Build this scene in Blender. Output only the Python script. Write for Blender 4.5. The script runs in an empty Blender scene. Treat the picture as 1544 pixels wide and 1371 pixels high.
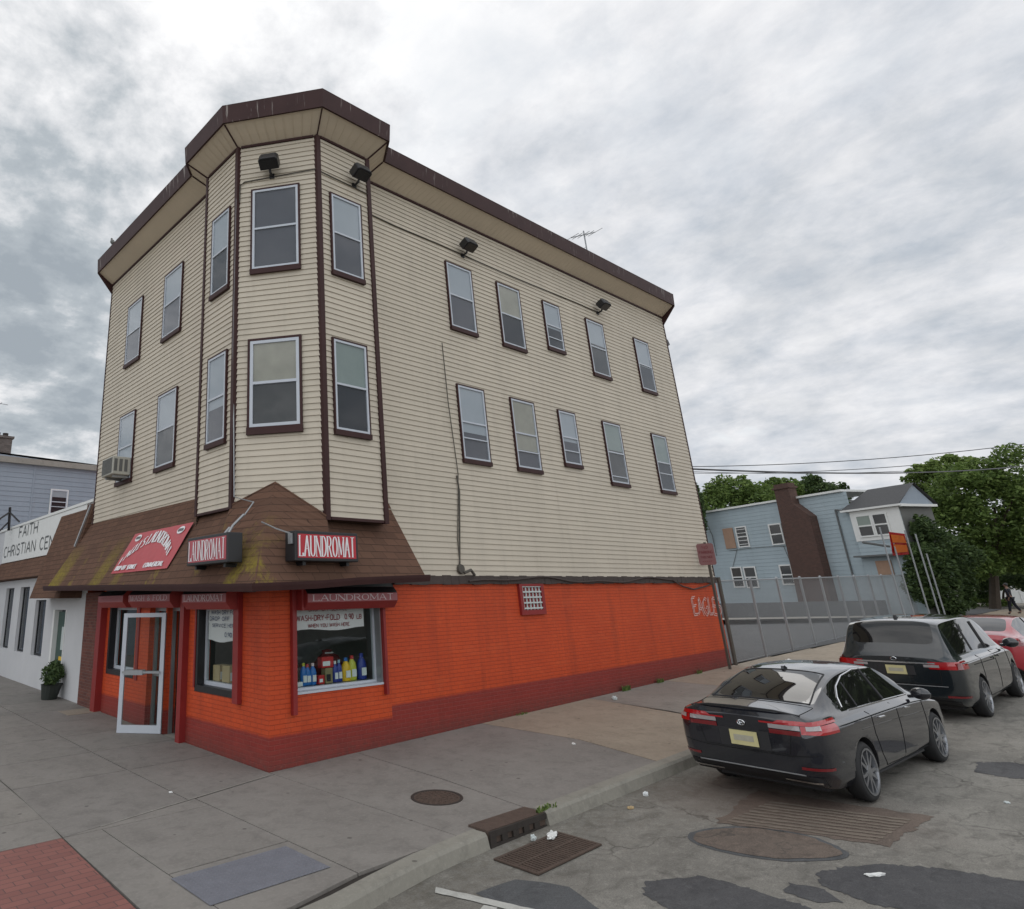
import bpy, bmesh, math, random
from mathutils import Vector, Matrix
from mathutils.bvhtree import BVHTree
random.seed(7)
R=math.radians
scene=bpy.context.scene
COL=scene.collection
# ------------------------------------------------------------------ materials
def new_mat(name):
    m=bpy.data.materials.new(name); m.use_nodes=True
    nt=m.node_tree; nt.nodes.clear()
    out=nt.nodes.new('ShaderNodeOutputMaterial'); b=nt.nodes.new('ShaderNodeBsdfPrincipled')
    nt.links.new(b.outputs[0],out.inputs[0])
    return m,nt,b
class N:
    def __init__(s,nt): s.nt=nt
    def n(s,t,**kw):
        nd=s.nt.nodes.new(t)
        for k,v in kw.items(): setattr(nd,k,v)
        return nd
    def l(s,a,b): s.nt.links.new(a,b)
    def pos(s): return s.n('ShaderNodeNewGeometry').outputs['Position']
    def noise(s,vec,scale,detail=4,rough=.55,stretch=None,dist=0):
        if stretch:
            mp=s.n('ShaderNodeMapping'); mp.inputs['Scale'].default_value=stretch; s.l(vec,mp.inputs[0]); vec=mp.outputs[0]
        t=s.n('ShaderNodeTexNoise'); t.inputs['Scale'].default_value=scale; t.inputs['Detail'].default_value=detail
        t.inputs['Roughness'].default_value=rough; t.inputs['Distortion'].default_value=dist
        s.l(vec,t.inputs['Vector']); return t.outputs['Fac']
    def ramp(s,fac,stops,interp='LINEAR'):
        r=s.n('ShaderNodeValToRGB'); e=r.color_ramp.elements; r.color_ramp.interpolation=interp
        while len(e)<len(stops): e.new(.5)
        for i,(p,c) in enumerate(stops):
            e[i].position=p; e[i].color=(c if hasattr(c,'__len__') else (c,c,c))[:3]+(1,) if hasattr(c,'__len__') else (c,c,c,1)
        s.l(fac,r.inputs[0]); return r.outputs[0]
    def mix(s,f,a,b,mode='MIX'):
        m=s.n('ShaderNodeMix',data_type='RGBA',blend_type=mode)
        for sock,v in ((m.inputs['Factor'],f),(m.inputs['A'],a),(m.inputs['B'],b)):
            if isinstance(v,(int,float)): 
                if sock.name=='Factor': sock.default_value=v
                else: sock.default_value=(v,v,v,1)
            elif isinstance(v,tuple): sock.default_value=v[:3]+(1,)
            else: s.l(v,sock)
        return m.outputs['Result']
    def mix(s,f,a,b,mode='MIX'):
        m=s.n('ShaderNodeMix',data_type='RGBA',blend_type=mode)
        ins=[m.inputs[0],m.inputs[6],m.inputs[7]]
        for i,v in enumerate((f,a,b)):
            k=ins[i]
            if isinstance(v,(int,float)): k.default_value=v if i==0 else (v,v,v,1)
            elif isinstance(v,tuple): k.default_value=v[:3]+(1,)
            else: s.l(v,k)
        return m.outputs[2]
    def math(s,op,a,b=None,c=None,clamp=False):
        m=s.n('ShaderNodeMath',operation=op,use_clamp=clamp)
        for i,v in enumerate((a,b,c)):
            if v is None: continue
            if isinstance(v,(int,float)): m.inputs[i].default_value=v
            else: s.l(v,m.inputs[i])
        return m.outputs[0]
    def sep(s,v):
        x=s.n('ShaderNodeSeparateXYZ'); s.l(v,x.inputs[0]); return x.outputs
    def comb(s,x,y,z):
        c=s.n('ShaderNodeCombineXYZ')
        for i,v in enumerate((x,y,z)):
            if isinstance(v,(int,float)): c.inputs[i].default_value=v
            else: s.l(v,c.inputs[i])
        return c.outputs[0]
    def bump(s,h,b,strength=.3,dist=.01):
        n=s.n('ShaderNodeBump'); n.inputs['Strength'].default_value=strength; n.inputs['Distance'].default_value=dist
        s.l(h,n.inputs['Height']); s.l(n.outputs[0],b.inputs['Normal'])
def simple(name,col,rough=.6,metal=0,var=.18,scale=6,bump=0,spec=.5,coat=0,bscale=None,stretch=None):
    m,nt,b=new_mat(name); k=N(nt); v=k.pos()
    f=k.noise(v,scale,5,.6,stretch)
    c=k.mix(f,tuple(x*(1-var) for x in col),tuple(min(1,x*(1+var)) for x in col))
    k.l(c,b.inputs['Base Color'])
    b.inputs['Roughness'].default_value=rough; b.inputs['Metallic'].default_value=metal
    b.inputs['Specular IOR Level'].default_value=spec; b.inputs['Coat Weight'].default_value=coat
    if coat: b.inputs['Coat Roughness'].default_value=.03
    if bump: k.bump(k.noise(v,bscale or scale*8,3),b,bump,.01)
    return m
M={}
# weathered vinyl siding
def siding_mat(name,col,stain=.25):
    m,nt,b=new_mat(name); k=N(nt); v=k.pos()
    a=k.noise(v,.7,5,.6); s=k.noise(v,3,5,.65,(1,1,.12)); f=k.noise(v,25,3)
    c=k.mix(k.ramp(a,[(.3,0),(.75,1)]),tuple(x*.93 for x in col),tuple(min(1,x*1.06) for x in col))
    c=k.mix(k.math('MULTIPLY',k.ramp(s,[(.5,0),(.8,1)]),stain),c,tuple(x*.62 for x in col))
    c=k.mix(k.math('MULTIPLY',f,.10),c,tuple(x*.7 for x in col))
    x,y,z=k.sep(v); row=k.math('FLOOR',k.math('DIVIDE',z,.1125)); xy=k.math('ADD',x,y)
    wn=k.n('ShaderNodeTexWhiteNoise',noise_dimensions='2D'); pn=k.math('FLOOR',k.math('ADD',k.math('DIVIDE',xy,3.66),k.math('MULTIPLY',row,.37)))
    k.l(k.comb(pn,row,0.0),wn.inputs['Vector']); c=k.mix(k.math('MULTIPLY',wn.outputs['Value'],.16),c,tuple(q*.72 for q in col))
    rust=k.math('MULTIPLY',k.ramp(k.noise(v,9,4,.6,(1,1,.05)),[(.60,0),(.72,1)]),k.ramp(k.noise(v,1.1,3),[(.50,0),(.62,1)]))
    c=k.mix(k.math('MULTIPLY',rust,.22),c,(.30,.20,.12))
    k.l(c,b.inputs['Base Color']); b.inputs['Roughness'].default_value=.55
    b.inputs['Specular IOR Level'].default_value=.3
    k.bump(k.noise(v,60,2,.5,(1,1,4)),b,.08,.004)
    return m
M['siding']=siding_mat('cream_vinyl_siding',(.575,.510,.415),.4)
M['siding_soffit']=siding_mat('cream_vinyl_soffit',(.66,.56,.43),.12)  # lighter cream of the soffit panels
M['blue_siding']=siding_mat('pale_blue_siding',(.37,.44,.475))
M['grey_siding']=siding_mat('grey_blue_siding',(.30,.345,.40))
M['dark_siding']=siding_mat('weathered_grey_siding',(.15,.15,.14))  # darker grey siding on the side wall of the bay
M['beige_siding']=siding_mat('beige_siding',(.42,.38,.32))
M['brown']=simple('brown_trim_metal',(.050,.022,.021),.5,var=.25,scale=4,spec=.2)
# fascia with pale drips
def fascia():
    m,nt,b=new_mat('brown_fascia_metal'); k=N(nt); v=k.pos()
    base=k.mix(k.noise(v,2,4),(.036,.016,.016),(.066,.032,.030))
    dr=k.ramp(k.noise(v,14,3,.6,(1,1,.06)),[(.60,0),(.66,1)]); ar=k.ramp(k.noise(v,.9,3),[(.44,0),(.58,1)])
    c=k.mix(k.math('MULTIPLY',k.math('MULTIPLY',dr,ar),.55),base,(.42,.38,.35))
    k.l(c,b.inputs['Base Color']); b.inputs['Roughness'].default_value=.5; b.inputs['Specular IOR Level'].default_value=.18; return m
M['fascia']=fascia()
def brick_mat(name,mode):
    m,nt,b=new_mat(name); k=N(nt); p=k.pos(); x,y,z=k.sep(p)
    vec=k.comb(k.math('ADD',x,y),z,0.0)
    t=k.n('ShaderNodeTexBrick'); k.l(vec,t.inputs['Vector'])
    t.inputs['Scale'].default_value=1; t.inputs['Brick Width'].default_value=.21; t.inputs['Row Height'].default_value=.070
    t.inputs['Mortar Size'].default_value=.0065; t.inputs['Mortar Smooth'].default_value=.4; t.inputs['Bias'].default_value=0
    t.inputs['Color1'].default_value=(0,0,0,1); t.inputs['Color2'].default_value=(1,1,1,1); t.inputs['Mortar'].default_value=(.5,.5,.5,1)
    fine=k.noise(p,30,4); big=k.noise(p,.8,5,.6); mid=k.noise(p,5,5,.65,(1,1,.6))
    if mode=='paint':
        step=k.math('GREATER_THAN',x,2.62)
        th=k.math('ADD',k.math('MULTIPLY',step,k.math('ADD',.16,k.math('MULTIPLY',x,.012))),.47)
        th=k.math('ADD',th,k.math('MULTIPLY',k.math('SUBTRACT',mid,.5),.05))
        low=k.ramp(k.math('ADD',k.math('MULTIPLY',k.math('SUBTRACT',th,z),22),.5,clamp=True),[(0,0),(1,1)])
        o=k.mix(k.ramp(big,[(.3,0),(.7,1)]),(.50,.062,.017),(.60,.078,.018))
        r=k.mix(mid,(.21,.026,.021),(.31,.038,.027))
        c=k.mix(low,o,r)
        c=k.mix(k.math('MULTIPLY',t.outputs['Color'],.16),c,k.mix(low,(.36,.040,.013),(.14,.018,.016)))
        c=k.mix(k.math('MULTIPLY',t.outputs['Fac'],.42),c,k.mix(low,(.25,.034,.015),(.34,.10,.08)))
        # worn paint, mostly by the corner and along the pavement
        near=k.ramp(k.math('ADD',k.math('ABSOLUTE',x),k.math('ABSOLUTE',y)),[(0,1),(.5,.25),(1,0)])
        wn=k.ramp(k.noise(p,7,6,.75),[(.60,0),(.72,1)])
        lowz=k.ramp(z,[(0,1),(.9,.35),(1,0)])
        c=k.mix(k.math('MULTIPLY',k.math('MULTIPLY',wn,k.math('ADD',near,.12)),k.math('MULTIPLY',lowz,.55)),c,(.42,.22,.16))
        st=k.ramp(k.noise(p,2.2,5,.7,(1,1,.1)),[(.50,0),(.72,1)])
        c=k.mix(k.math('MULTIPLY',st,.34),c,(.17,.026,.015))
        c=k.mix(k.math('MULTIPLY',k.ramp(k.noise(p,1.7,4,.6,(1,1,2.2)),[(.56,0),(.60,.5)]),.35),c,k.mix(low,(.62,.11,.035),(.36,.05,.035)))
        chip=k.ramp(k.noise(p,26,5,.75),[(.66,0),(.71,1)]); c=k.mix(k.math('MULTIPLY',chip,k.math('MULTIPLY',lowz,.5)),c,(.40,.24,.19))
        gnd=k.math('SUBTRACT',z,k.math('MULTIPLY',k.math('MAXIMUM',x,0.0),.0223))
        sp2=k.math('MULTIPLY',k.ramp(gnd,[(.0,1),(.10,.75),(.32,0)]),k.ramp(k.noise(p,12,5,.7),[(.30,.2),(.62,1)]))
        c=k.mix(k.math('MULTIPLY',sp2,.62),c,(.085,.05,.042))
    else:
        c=k.mix(t.outputs['Color'],(.075,.042,.034),(.115,.060,.046)) if mode=='chim' else k.mix(t.outputs['Color'],(.12,.042,.034),(.20,.07,.05)) if mode=='brown' else k.mix(t.outputs['Color'],(.12,.11,.10),(.2,.18,.17))
        c=k.mix(k.math('MULTIPLY',t.outputs['Fac'],.5),c,(.2,.17,.15))
        c=k.mix(k.math('MULTIPLY',big,.4),c,(.07,.045,.04))
    k.l(c,b.inputs['Base Color']); b.inputs['Roughness'].default_value=.62 if mode=='paint' else .85
    b.inputs['Specular IOR Level'].default_value=.35
    h=k.math('ADD',k.math('MULTIPLY',k.math('SUBTRACT',1.0,t.outputs['Fac']),1.0),k.math('MULTIPLY',fine,.35))
    k.bump(h,b,.75,.009)
    return m
M['brick']=brick_mat('orange_painted_brick','paint')
M['brick_brown']=brick_mat('brown_brick','brown')
M['brick_chim']=brick_mat('dark_brown_chimney_brick','chim')
M['brick_grey']=brick_mat('grey_brick','grey')
M['darkred']=simple('dark_red_paint',(.24,.020,.019),.45,var=.2,scale=5)
M['bagred']=simple('dull_dark_red_cloth',(.10,.012,.012),.8,var=.4,scale=4)
M['fadedred']=simple('faded_red_shutter_paint',(.33,.05,.045),.5,var=.15,scale=3)
M['fadedpink']=simple('sun_faded_red_strip',(.36,.12,.13),.5,var=.15,scale=6)
def shingle(name,moss):
    m,nt,b=new_mat(name); k=N(nt); p=k.pos(); x,y,z=k.sep(p)
    t=k.n('ShaderNodeTexBrick'); k.l(k.comb(k.math('ADD',x,y),z,0.0),t.inputs['Vector'])
    t.inputs['Scale'].default_value=1; t.inputs['Brick Width'].default_value=.30; t.inputs['Row Height'].default_value=.125
    t.inputs['Mortar Size'].default_value=.006; t.inputs['Color1'].default_value=(0,0,0,1); t.inputs['Color2'].default_value=(1,1,1,1)
    t.inputs['Mortar'].default_value=(0,0,0,1)
    c=k.mix(t.outputs['Color'],(.105,.056,.040),(.155,.082,.056))
    c=k.mix(k.math('MULTIPLY',k.noise(p,1.3,5,.6),.5),c,(.17,.10,.065))
    c=k.mix(k.math('MULTIPLY',k.noise(p,90,2),.35),c,(.07,.04,.03))
    c=k.mix(k.math('MULTIPLY',t.outputs['Fac'],.6),c,(.045,.028,.022))
    if moss:
        w=k.math('MULTIPLY',k.math('LESS_THAN',x,0.05),k.ramp(z,[(0,1),(.60,1),(.98,0)]) if False else k.math('DIVIDE',k.math('SUBTRACT',3.95,z),.75,clamp=True))
        streak=k.noise(p,1.15,4,.65,(1,1,.55)); f2=k.noise(p,16,4,.7)
        mm=k.ramp(k.math('ADD',streak,k.math('MULTIPLY',f2,.22)),[(.68,0),(.80,1)])
        mm=k.math('MULTIPLY',mm,w)
        # moss patches where water runs off the roof
        yy=k.math('ADD',k.math('ADD',y,k.math('MULTIPLY',z,.45)),k.math('MULTIPLY',f2,.25))
        fr_=k.math('LESS_THAN',x,-.05)
        def band(c0,hw): return k.math('MULTIPLY',k.ramp(k.math('DIVIDE',k.math('ABSOLUTE',k.math('SUBTRACT',yy,c0)),hw),[(0,1),(.6,.8),(1,0)]),k.math('MULTIPLY',w,fr_))
        e=k.math('MAXIMUM',band(10.45,.80),k.math('MULTIPLY',band(7.35,.40),.8))
        e2=k.math('MAXIMUM',k.math('MULTIPLY',band(1.30,.20),k.ramp(k.math('SUBTRACT',z,2.7),[(0,1),(.45,.8),(.8,0)])),k.math('MULTIPLY',band(6.2,.25),.5))
        mm=k.math('MAXIMUM',mm,k.math('MULTIPLY',k.math('MAXIMUM',e,e2),k.ramp(f2,[(.36,.35),(.55,1)])))
        c=k.mix(k.math('MULTIPLY',mm,.9),c,k.mix(f2,(.16,.12,.03),(.30,.24,.035)))
    k.l(c,b.inputs['Base Color']); b.inputs['Roughness'].default_value=.9; b.inputs['Specular IOR Level'].default_value=.2
    k.bump(k.math('ADD',k.math('MULTIPLY',k.math('FRACT',k.math('DIVIDE',z,-.125)),.8),k.math('MULTIPLY',k.math('SUBTRACT',1.0,t.outputs['Fac']),.5)),b,.6,.012)
    return m
M['shingle']=shingle('brown_asphalt_shingles_with_moss',True)
M['shingle2']=shingle('brown_asphalt_shingles',False)
M['darkroof']=simple('dark_grey_roof_shingles',(.075,.075,.078),.9,var=.3,scale=12,bump=.4)
def concrete(name,c1,c2,c3,grit=.25,attr=True,rough=.85,dirt=0):
    m,nt,b=new_mat(name); k=N(nt); p=k.pos()
    c=k.mix(k.ramp(k.noise(p,.9,6,.62),[(.3,0),(.72,1)]),c1,c2)
    c=k.mix(k.ramp(k.noise(p,4,6,.7,None,.4),[(.48,0),(.72,.6)]),c,c3)
    c=k.mix(k.ramp(k.noise(p,22,5,.8),[(.50,0),(.70,.4)]),c,tuple(min(1,v*1.35) for v in c2))
    c=k.mix(k.math('MULTIPLY',k.noise(p,140,2,.8),grit),c,tuple(x*.45 for x in c1))
    sp=k.n('ShaderNodeTexVoronoi'); sp.inputs['Scale'].default_value=2.2; k.l(p,sp.inputs['Vector'])
    gum=k.ramp(sp.outputs['Distance'],[(.050,.7),(.07,0)])
    c=k.mix(gum,c,tuple(x*.35 for x in c1))
    if attr:
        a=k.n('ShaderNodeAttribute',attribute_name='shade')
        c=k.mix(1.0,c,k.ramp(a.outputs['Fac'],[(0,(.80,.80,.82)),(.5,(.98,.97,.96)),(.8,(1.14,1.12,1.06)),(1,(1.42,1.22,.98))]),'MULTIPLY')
    k.l(c,b.inputs['Base Color']); b.inputs['Roughness'].default_value=rough; b.inputs['Specular IOR Level'].default_value=.25
    k.bump(k.noise(p,90,4,.7),b,.25,.004)
    return m
M['sidewalk']=concrete('sidewalk_concrete',(.225,.208,.190),(.29,.27,.247),(.150,.138,.127))
M['curb']=concrete('curb_concrete',(.26,.245,.21),(.33,.31,.265),(.16,.15,.13),.4,False)
M['paleconc']=concrete('pale_concrete',(.30,.28,.25),(.36,.34,.30),(.2,.19,.17),.3,False)
M['tan']=concrete('sandy_sidewalk',(.30,.255,.20),(.36,.31,.25),(.2,.17,.14),.35,False)
def asphalt(name,a,bb,worn=True):
    m,nt,b=new_mat(name); k=N(nt); p=k.pos(); x,y,z=k.sep(p)
    c=k.mix(k.ramp(k.noise(p,.55,6,.65,None,.6),[(.32,0),(.68,1)]),a,bb)
    c=k.mix(k.ramp(k.noise(p,2.3,6,.7,(1,1.8,1),.8),[(.48,0),(.70,.75)]),c,tuple(v*.60 for v in a))
    c=k.mix(k.ramp(k.noise(p,11,6,.8),[(.52,0),(.70,.45)]),c,tuple(min(1,v*1.45) for v in bb))
    g=k.noise(p,75,3,.85); c=k.mix(k.ramp(g,[(.35,.55),(.5,0)]),c,tuple(v*.42 for v in a))
    c=k.mix(k.ramp(g,[(.60,0),(.74,.5)]),c,tuple(min(1,v*1.9) for v in bb))
    if worn:
        wv=k.noise(p,1.6,4); wp=k.n('ShaderNodeVectorMath',operation='ADD'); k.l(p,wp.inputs[0])
        nt2=k.n('ShaderNodeTexNoise'); nt2.inputs['Scale'].default_value=1.7; nt2.inputs['Detail'].default_value=5; k.l(p,nt2.inputs['Vector'])
        sc=k.n('ShaderNodeVectorMath',operation='SCALE'); sc.inputs['Scale'].default_value=.9; k.l(nt2.outputs['Color'],sc.inputs[0]); k.l(sc.outputs[0],wp.inputs[1])
        vo=k.n('ShaderNodeTexVoronoi',feature='DISTANCE_TO_EDGE'); vo.inputs['Scale'].default_value=.62; k.l(wp.outputs[0],vo.inputs['Vector'])
        cr=k.ramp(vo.outputs['Distance'],[(.002,.7),(.012,0)]); c=k.mix(k.math('MULTIPLY',cr,k.ramp(k.noise(p,.5,2),[(.44,0),(.60,1)])),c,(.060,.054,.048))
        # gutter dirt along the side-street kerb and a reddish oil stain behind the parked sedan
        gt=k.math('MULTIPLY',k.ramp(k.math('ADD',k.math('MULTIPLY',y,.55),3.05),[(0,0),(.35,.3),(.9,1)]) ,k.ramp(k.noise(p,9,5,.75),[(.4,.15),(.62,1)]))
        c=k.mix(k.math('MULTIPLY',gt,.55),c,(.10,.085,.062))
        dx=k.math('SUBTRACT',x,4.0); dy=k.math('ADD',y,5.3); d=k.math('SQRT',k.math('ADD',k.math('MULTIPLY',dx,dx),k.math('MULTIPLY',k.math('MULTIPLY',dy,dy),.5)))
        c=k.mix(k.math('MULTIPLY',k.ramp(k.math('ADD',k.math('MULTIPLY',d,.5),k.math('MULTIPLY',k.noise(p,4,5,.7),.5)),[(.35,1),(.95,0)]),.55),c,(.115,.078,.062))
    k.l(c,b.inputs['Base Color']); b.inputs['Roughness'].default_value=.88; b.inputs['Specular IOR Level'].default_value=.3
    k.bump(k.math('ADD',g,k.math('MULTIPLY',k.noise(p,8,4),1.2)),b,.45,.008)
    return m
M['road']=asphalt('worn_asphalt',(.170,.160,.142),(.285,.268,.238))
M['tar']=asphalt('fresh_dark_asphalt_patch',(.070,.069,.073),(.105,.103,.104),False)
M['lot']=asphalt('grey_lot_asphalt',(.085,.087,.09),(.115,.117,.12),False)
M['patch']=asphalt('reddish_road_patch',(.120,.098,.084),(.20,.155,.125),True)
M['ribs']=concrete('worn_tan_concrete_ribs',(.19,.155,.125),(.27,.225,.18),(.12,.10,.085),.5,False)
M['groundm']=simple('dirt_and_weeds',(.10,.11,.055),.95,var=.4,scale=1.5)
def pavers():
    m,nt,b=new_mat('red_brick_pavers'); k=N(nt); p=k.pos()
    t=k.n('ShaderNodeTexBrick'); k.l(p,t.inputs['Vector']); t.inputs['Scale'].default_value=1; t.inputs['Brick Width'].default_value=.23; t.inputs['Row Height'].default_value=.115
    t.inputs['Mortar Size'].default_value=.005; t.inputs['Color1'].default_value=(.24,.085,.068,1); t.inputs['Color2'].default_value=(.31,.115,.09,1); t.inputs['Mortar'].default_value=(.085,.05,.045,1)
    c=k.mix(k.math('MULTIPLY',k.noise(p,2,5),.5),t.outputs['Color'],(.20,.11,.10)); c=k.mix(k.math('MULTIPLY',k.noise(p,60,3),.3),c,(.12,.05,.045))
    k.l(c,b.inputs['Base Color']); b.inputs['Roughness'].default_value=.85; k.bump(k.math('SUBTRACT',1.0,t.outputs['Fac']),b,.5,.006); return m
M['pavers']=pavers()
M['tactile']=simple('blue_grey_tactile_mat',(.165,.167,.19),.7,var=.25,scale=5)
M['castiron']=simple('rusty_cast_iron',(.10,.070,.055),.75,metal=.3,var=.4,scale=14,bump=.4)
M['castdark']=simple('dark_cast_iron',(.045,.037,.032),.7,metal=.3,var=.4,scale=14,bump=.4)
M['hole']=simple('black_void',(.004,.004,.004),.9,var=0)
M['white_metal']=simple('white_aluminium',(.50,.53,.58),.4,var=.06)
M['white']=simple('white_paint',(.72,.72,.70),.6,var=.06)
M['stucco']=simple('white_stucco',(.55,.55,.56),.85,var=.10,scale=1.2,bump=.25,bscale=40)
M['grey_metal']=simple('grey_steel',(.33,.34,.35),.4,metal=.7,var=.1)
M['galv']=simple('galvanised_steel',(.30,.31,.32),.5,metal=.5,var=.2)
M['post']=simple('weathered_brown_post',(.085,.075,.062),.7,var=.3)
M['black']=simple('black_metal',(.014,.014,.016),.4,var=.2)
M['blackpl']=simple('black_plastic',(.018,.018,.02),.55,var=.1)
M['flash']=simple('roof_flashing_tar',(.060,.045,.040),.8,var=.4,scale=9,bump=.5)
M['signred']=simple('light_box_red_face',(.44,.012,.025),.25,var=.08,scale=3)
M['signpink']=simple('faded_light_box_face',(.42,.055,.075),.3,var=.1,scale=3)
M['signwhite']=simple('white_vinyl_letters',(.78,.75,.76),.4,var=.04)
M['palelet']=simple('faded_pink_letters',(.66,.55,.56),.5,var=.06)
M['banner']=simple('red_vinyl_banner',(.46,.055,.065),.4,var=.1,scale=4)
M['lettergrey']=simple('grey_painted_letters',(.115,.12,.12),.6,var=.1)
M['paper']=simple('white_paper',(.52,.56,.55),.6,var=.06)
M['inkred']=simple('dark_red_ink',(.20,.03,.035),.6,var=.05)
M['inkblue']=simple('dark_blue_ink',(.03,.05,.12),.6,var=.05)
M['graffiti']=simple('pinkish_white_chalk_paint',(.62,.40,.36),.8,var=.15,scale=20)
M['interior']=simple('dim_shop_wall',(.16,.17,.15),.9,var=.25,scale=2)
M['floor_in']=simple('shop_floor',(.10,.10,.09),.8,var=.2)
M['dark']=simple('dark_room',(.018,.018,.022),.8,var=.3,scale=3)
M['dark2']=simple('dim_room_brown',(.06,.055,.05),.8,var=.5,scale=3)
M['blind']=simple('white_window_blind',(.40,.42,.44),.7,var=.06,scale=3)
M['blindgrey']=simple('grey_window_screen',(.105,.10,.11),.8,var=.15,scale=3)
M['curtain']=simple('tan_window_curtain',(.36,.33,.26),.8,var=.25,scale=3)
M['cream_shade']=simple('pale_green_shade',(.25,.29,.26),.7,var=.1)
def glass(name,tint,refl,rough=.02,transp=.85):
    m=bpy.data.materials.new(name); m.use_nodes=True; nt=m.node_tree; nt.nodes.clear(); k=N(nt)
    out=k.n('ShaderNodeOutputMaterial'); tr=k.n('ShaderNodeBsdfTransparent'); tr.inputs[0].default_value=tint+(1,)
    gl=k.n('ShaderNodeBsdfGlossy'); gl.inputs['Roughness'].default_value=rough; gl.inputs[0].default_value=(.9,.93,.97,1)
    fr=k.n('ShaderNodeLayerWeight'); fr.inputs['Blend'].default_value=.5
    wob=k.n('ShaderNodeBump'); wob.inputs['Strength'].default_value=.05; wob.inputs['Distance'].default_value=.02
    k.l(k.noise(k.pos(),3,2),wob.inputs['Height']); k.l(wob.outputs[0],gl.inputs['Normal']); k.l(wob.outputs[0],fr.inputs['Normal'])
    mx=k.n('ShaderNodeMixShader'); k.l(k.math('ADD',k.math('MULTIPLY',k.math('POWER',fr.outputs['Facing'],4.0),.85),refl,clamp=True),mx.inputs[0]); k.l(tr.outputs[0],mx.inputs[1]); k.l(gl.outputs[0],mx.inputs[2]); k.l(mx.outputs[0],out.inputs[0])
    return m
M['pane']=glass('window_glass',(.88,.91,.93),.035)
M['shopglass']=glass('shop_glass',(.84,.90,.88),.04)
M['carpaint']=simple('black_car_paint',(.010,.011,.016),.14,var=.05,coat=1,spec=.5)
M['vanpaint']=simple('dark_green_black_van_paint',(.012,.016,.019),.14,var=.05,coat=1,spec=.5)
M['redpaint']=simple('red_car_paint',(.36,.018,.03),.28,var=.05,coat=1,spec=.6)
def carglass(name,c,r):
    m,nt,b=new_mat(name); b.inputs['Base Color'].default_value=c+(1,); b.inputs['Roughness'].default_value=r
    b.inputs['Specular IOR Level'].default_value=.55; b.inputs['Coat Weight'].default_value=.25; b.inputs['Coat Roughness'].default_value=.01; return m
M['carglass']=carglass('tinted_car_glass',(.010,.010,.010),.03)
M['chrome']=simple('chrome',(.75,.76,.78),.14,metal=1,var=.03)
M['alloy']=simple('alloy_wheel_silver',(.36,.37,.39),.28,metal=.85,var=.05)
M['tyre']=simple('tyre_rubber',(.016,.016,.017),.75,var=.3,scale=10)
M['tailred']=simple('tail_lamp_red',(.36,.004,.008),.12,var=.1,coat=1)
M['taildark']=simple('tail_lamp_dark_red',(.16,.006,.010),.15,var=.1,coat=1)
M['tailclear']=simple('tail_lamp_clear',(.34,.31,.31),.15,var=.15,coat=1,scale=30)
M['plate']=simple('cream_and_yellow_plate',(.55,.50,.26),.5,var=.2,scale=9)
M['plategrey']=simple('blurred_plate_band',(.40,.38,.30),.5,var=.2,scale=20)
M['roadwhite']=concrete('worn_road_paint',(.46,.45,.41),(.6,.59,.55),(.2,.19,.17),.5,False)
M['ac']=simple('beige_ac_plastic',(.42,.41,.36),.6,var=.1)
M['acdark']=simple('ac_grille_grey',(.12,.12,.115),.6,var=.2)
M['concrete_wall']=concrete('grey_low_wall',(.12,.125,.13),(.15,.155,.16),(.09,.09,.1),.2,False)
M['plywood']=simple('weathered_plywood',(.36,.23,.16),.8,var=.25,scale=3)
M['osign']=simple('orange_sign_face',(.55,.13,.02),.5,var=.35,scale=5)
M['noparking']=simple('faded_red_sign',(.27,.13,.135),.5,var=.15,scale=8)
M['noparktext']=simple('faded_sign_text',(.20,.035,.045),.5,var=.1)
M['cloth']=simple('black_clothing',(.012,.013,.02),.9,var=.3)
M['skin']=simple('skin',(.25,.14,.10),.6,var=.1)
M['greendoor']=simple('dark_green_door',(.035,.075,.06),.4,var=.1)
M['cardboard']=simple('cardboard',(.42,.31,.17),.8,var=.12)
M['pinkish']=simple('pot_plastic_black',(.02,.025,.02),.5,var=.2)
M['bark']=simple('tree_bark',(.085,.065,.05),.9,var=.35,scale=8,bump=.6)
for n_,c_ in (('blue_plastic',(.015,.14,.45)),('navy_plastic',(.02,.04,.26)),('yellow_plastic',(.75,.46,.02)),('lime_plastic',(.50,.50,.05)),('red_plastic',(.45,.02,.02)),('pale_blue_plastic',(.28,.48,.58)),('white_label',(.7,.72,.72)),('khaki_box',(.24,.20,.10))):
    M[n_]=simple(n_,c_,.35,var=.08)
def leaf(name,c1,c2,c3):
    m,nt,b=new_mat(name); k=N(nt)
    g=k.n('ShaderNodeNewGeometry')
    c=k.ramp(g.outputs['Random Per Island'],[(0,c1),(.5,c2),(1,c3)])
    c=k.mix(k.math('MULTIPLY',k.noise(g.outputs['Position'],.8,3),.4),c,c1)
    k.l(c,b.inputs['Base Color']); b.inputs['Roughness'].default_value=.6; b.inputs['Specular IOR Level'].default_value=.25
    tr=k.n('ShaderNodeBsdfTranslucent'); k.l(c,tr.inputs[0]); mx=k.n('ShaderNodeMixShader'); mx.inputs[0].default_value=.3
    out=[x for x in nt.nodes if x.type=='OUTPUT_MATERIAL'][0]; k.l(b.outputs[0],mx.inputs[1]); k.l(tr.outputs[0],mx.inputs[2]); k.l(mx.outputs[0],out.inputs[0])
    return m
M['leaf_mid']=leaf('mid_green_leaves',(.065,.105,.028),(.135,.205,.052),(.23,.31,.085))
M['leaf_dark']=leaf('dark_green_leaves',(.038,.064,.026),(.08,.125,.044),(.14,.20,.07))
M['leaf_light']=leaf('light_green_leaves',(.10,.15,.04),(.17,.24,.065),(.27,.35,.11))

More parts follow.
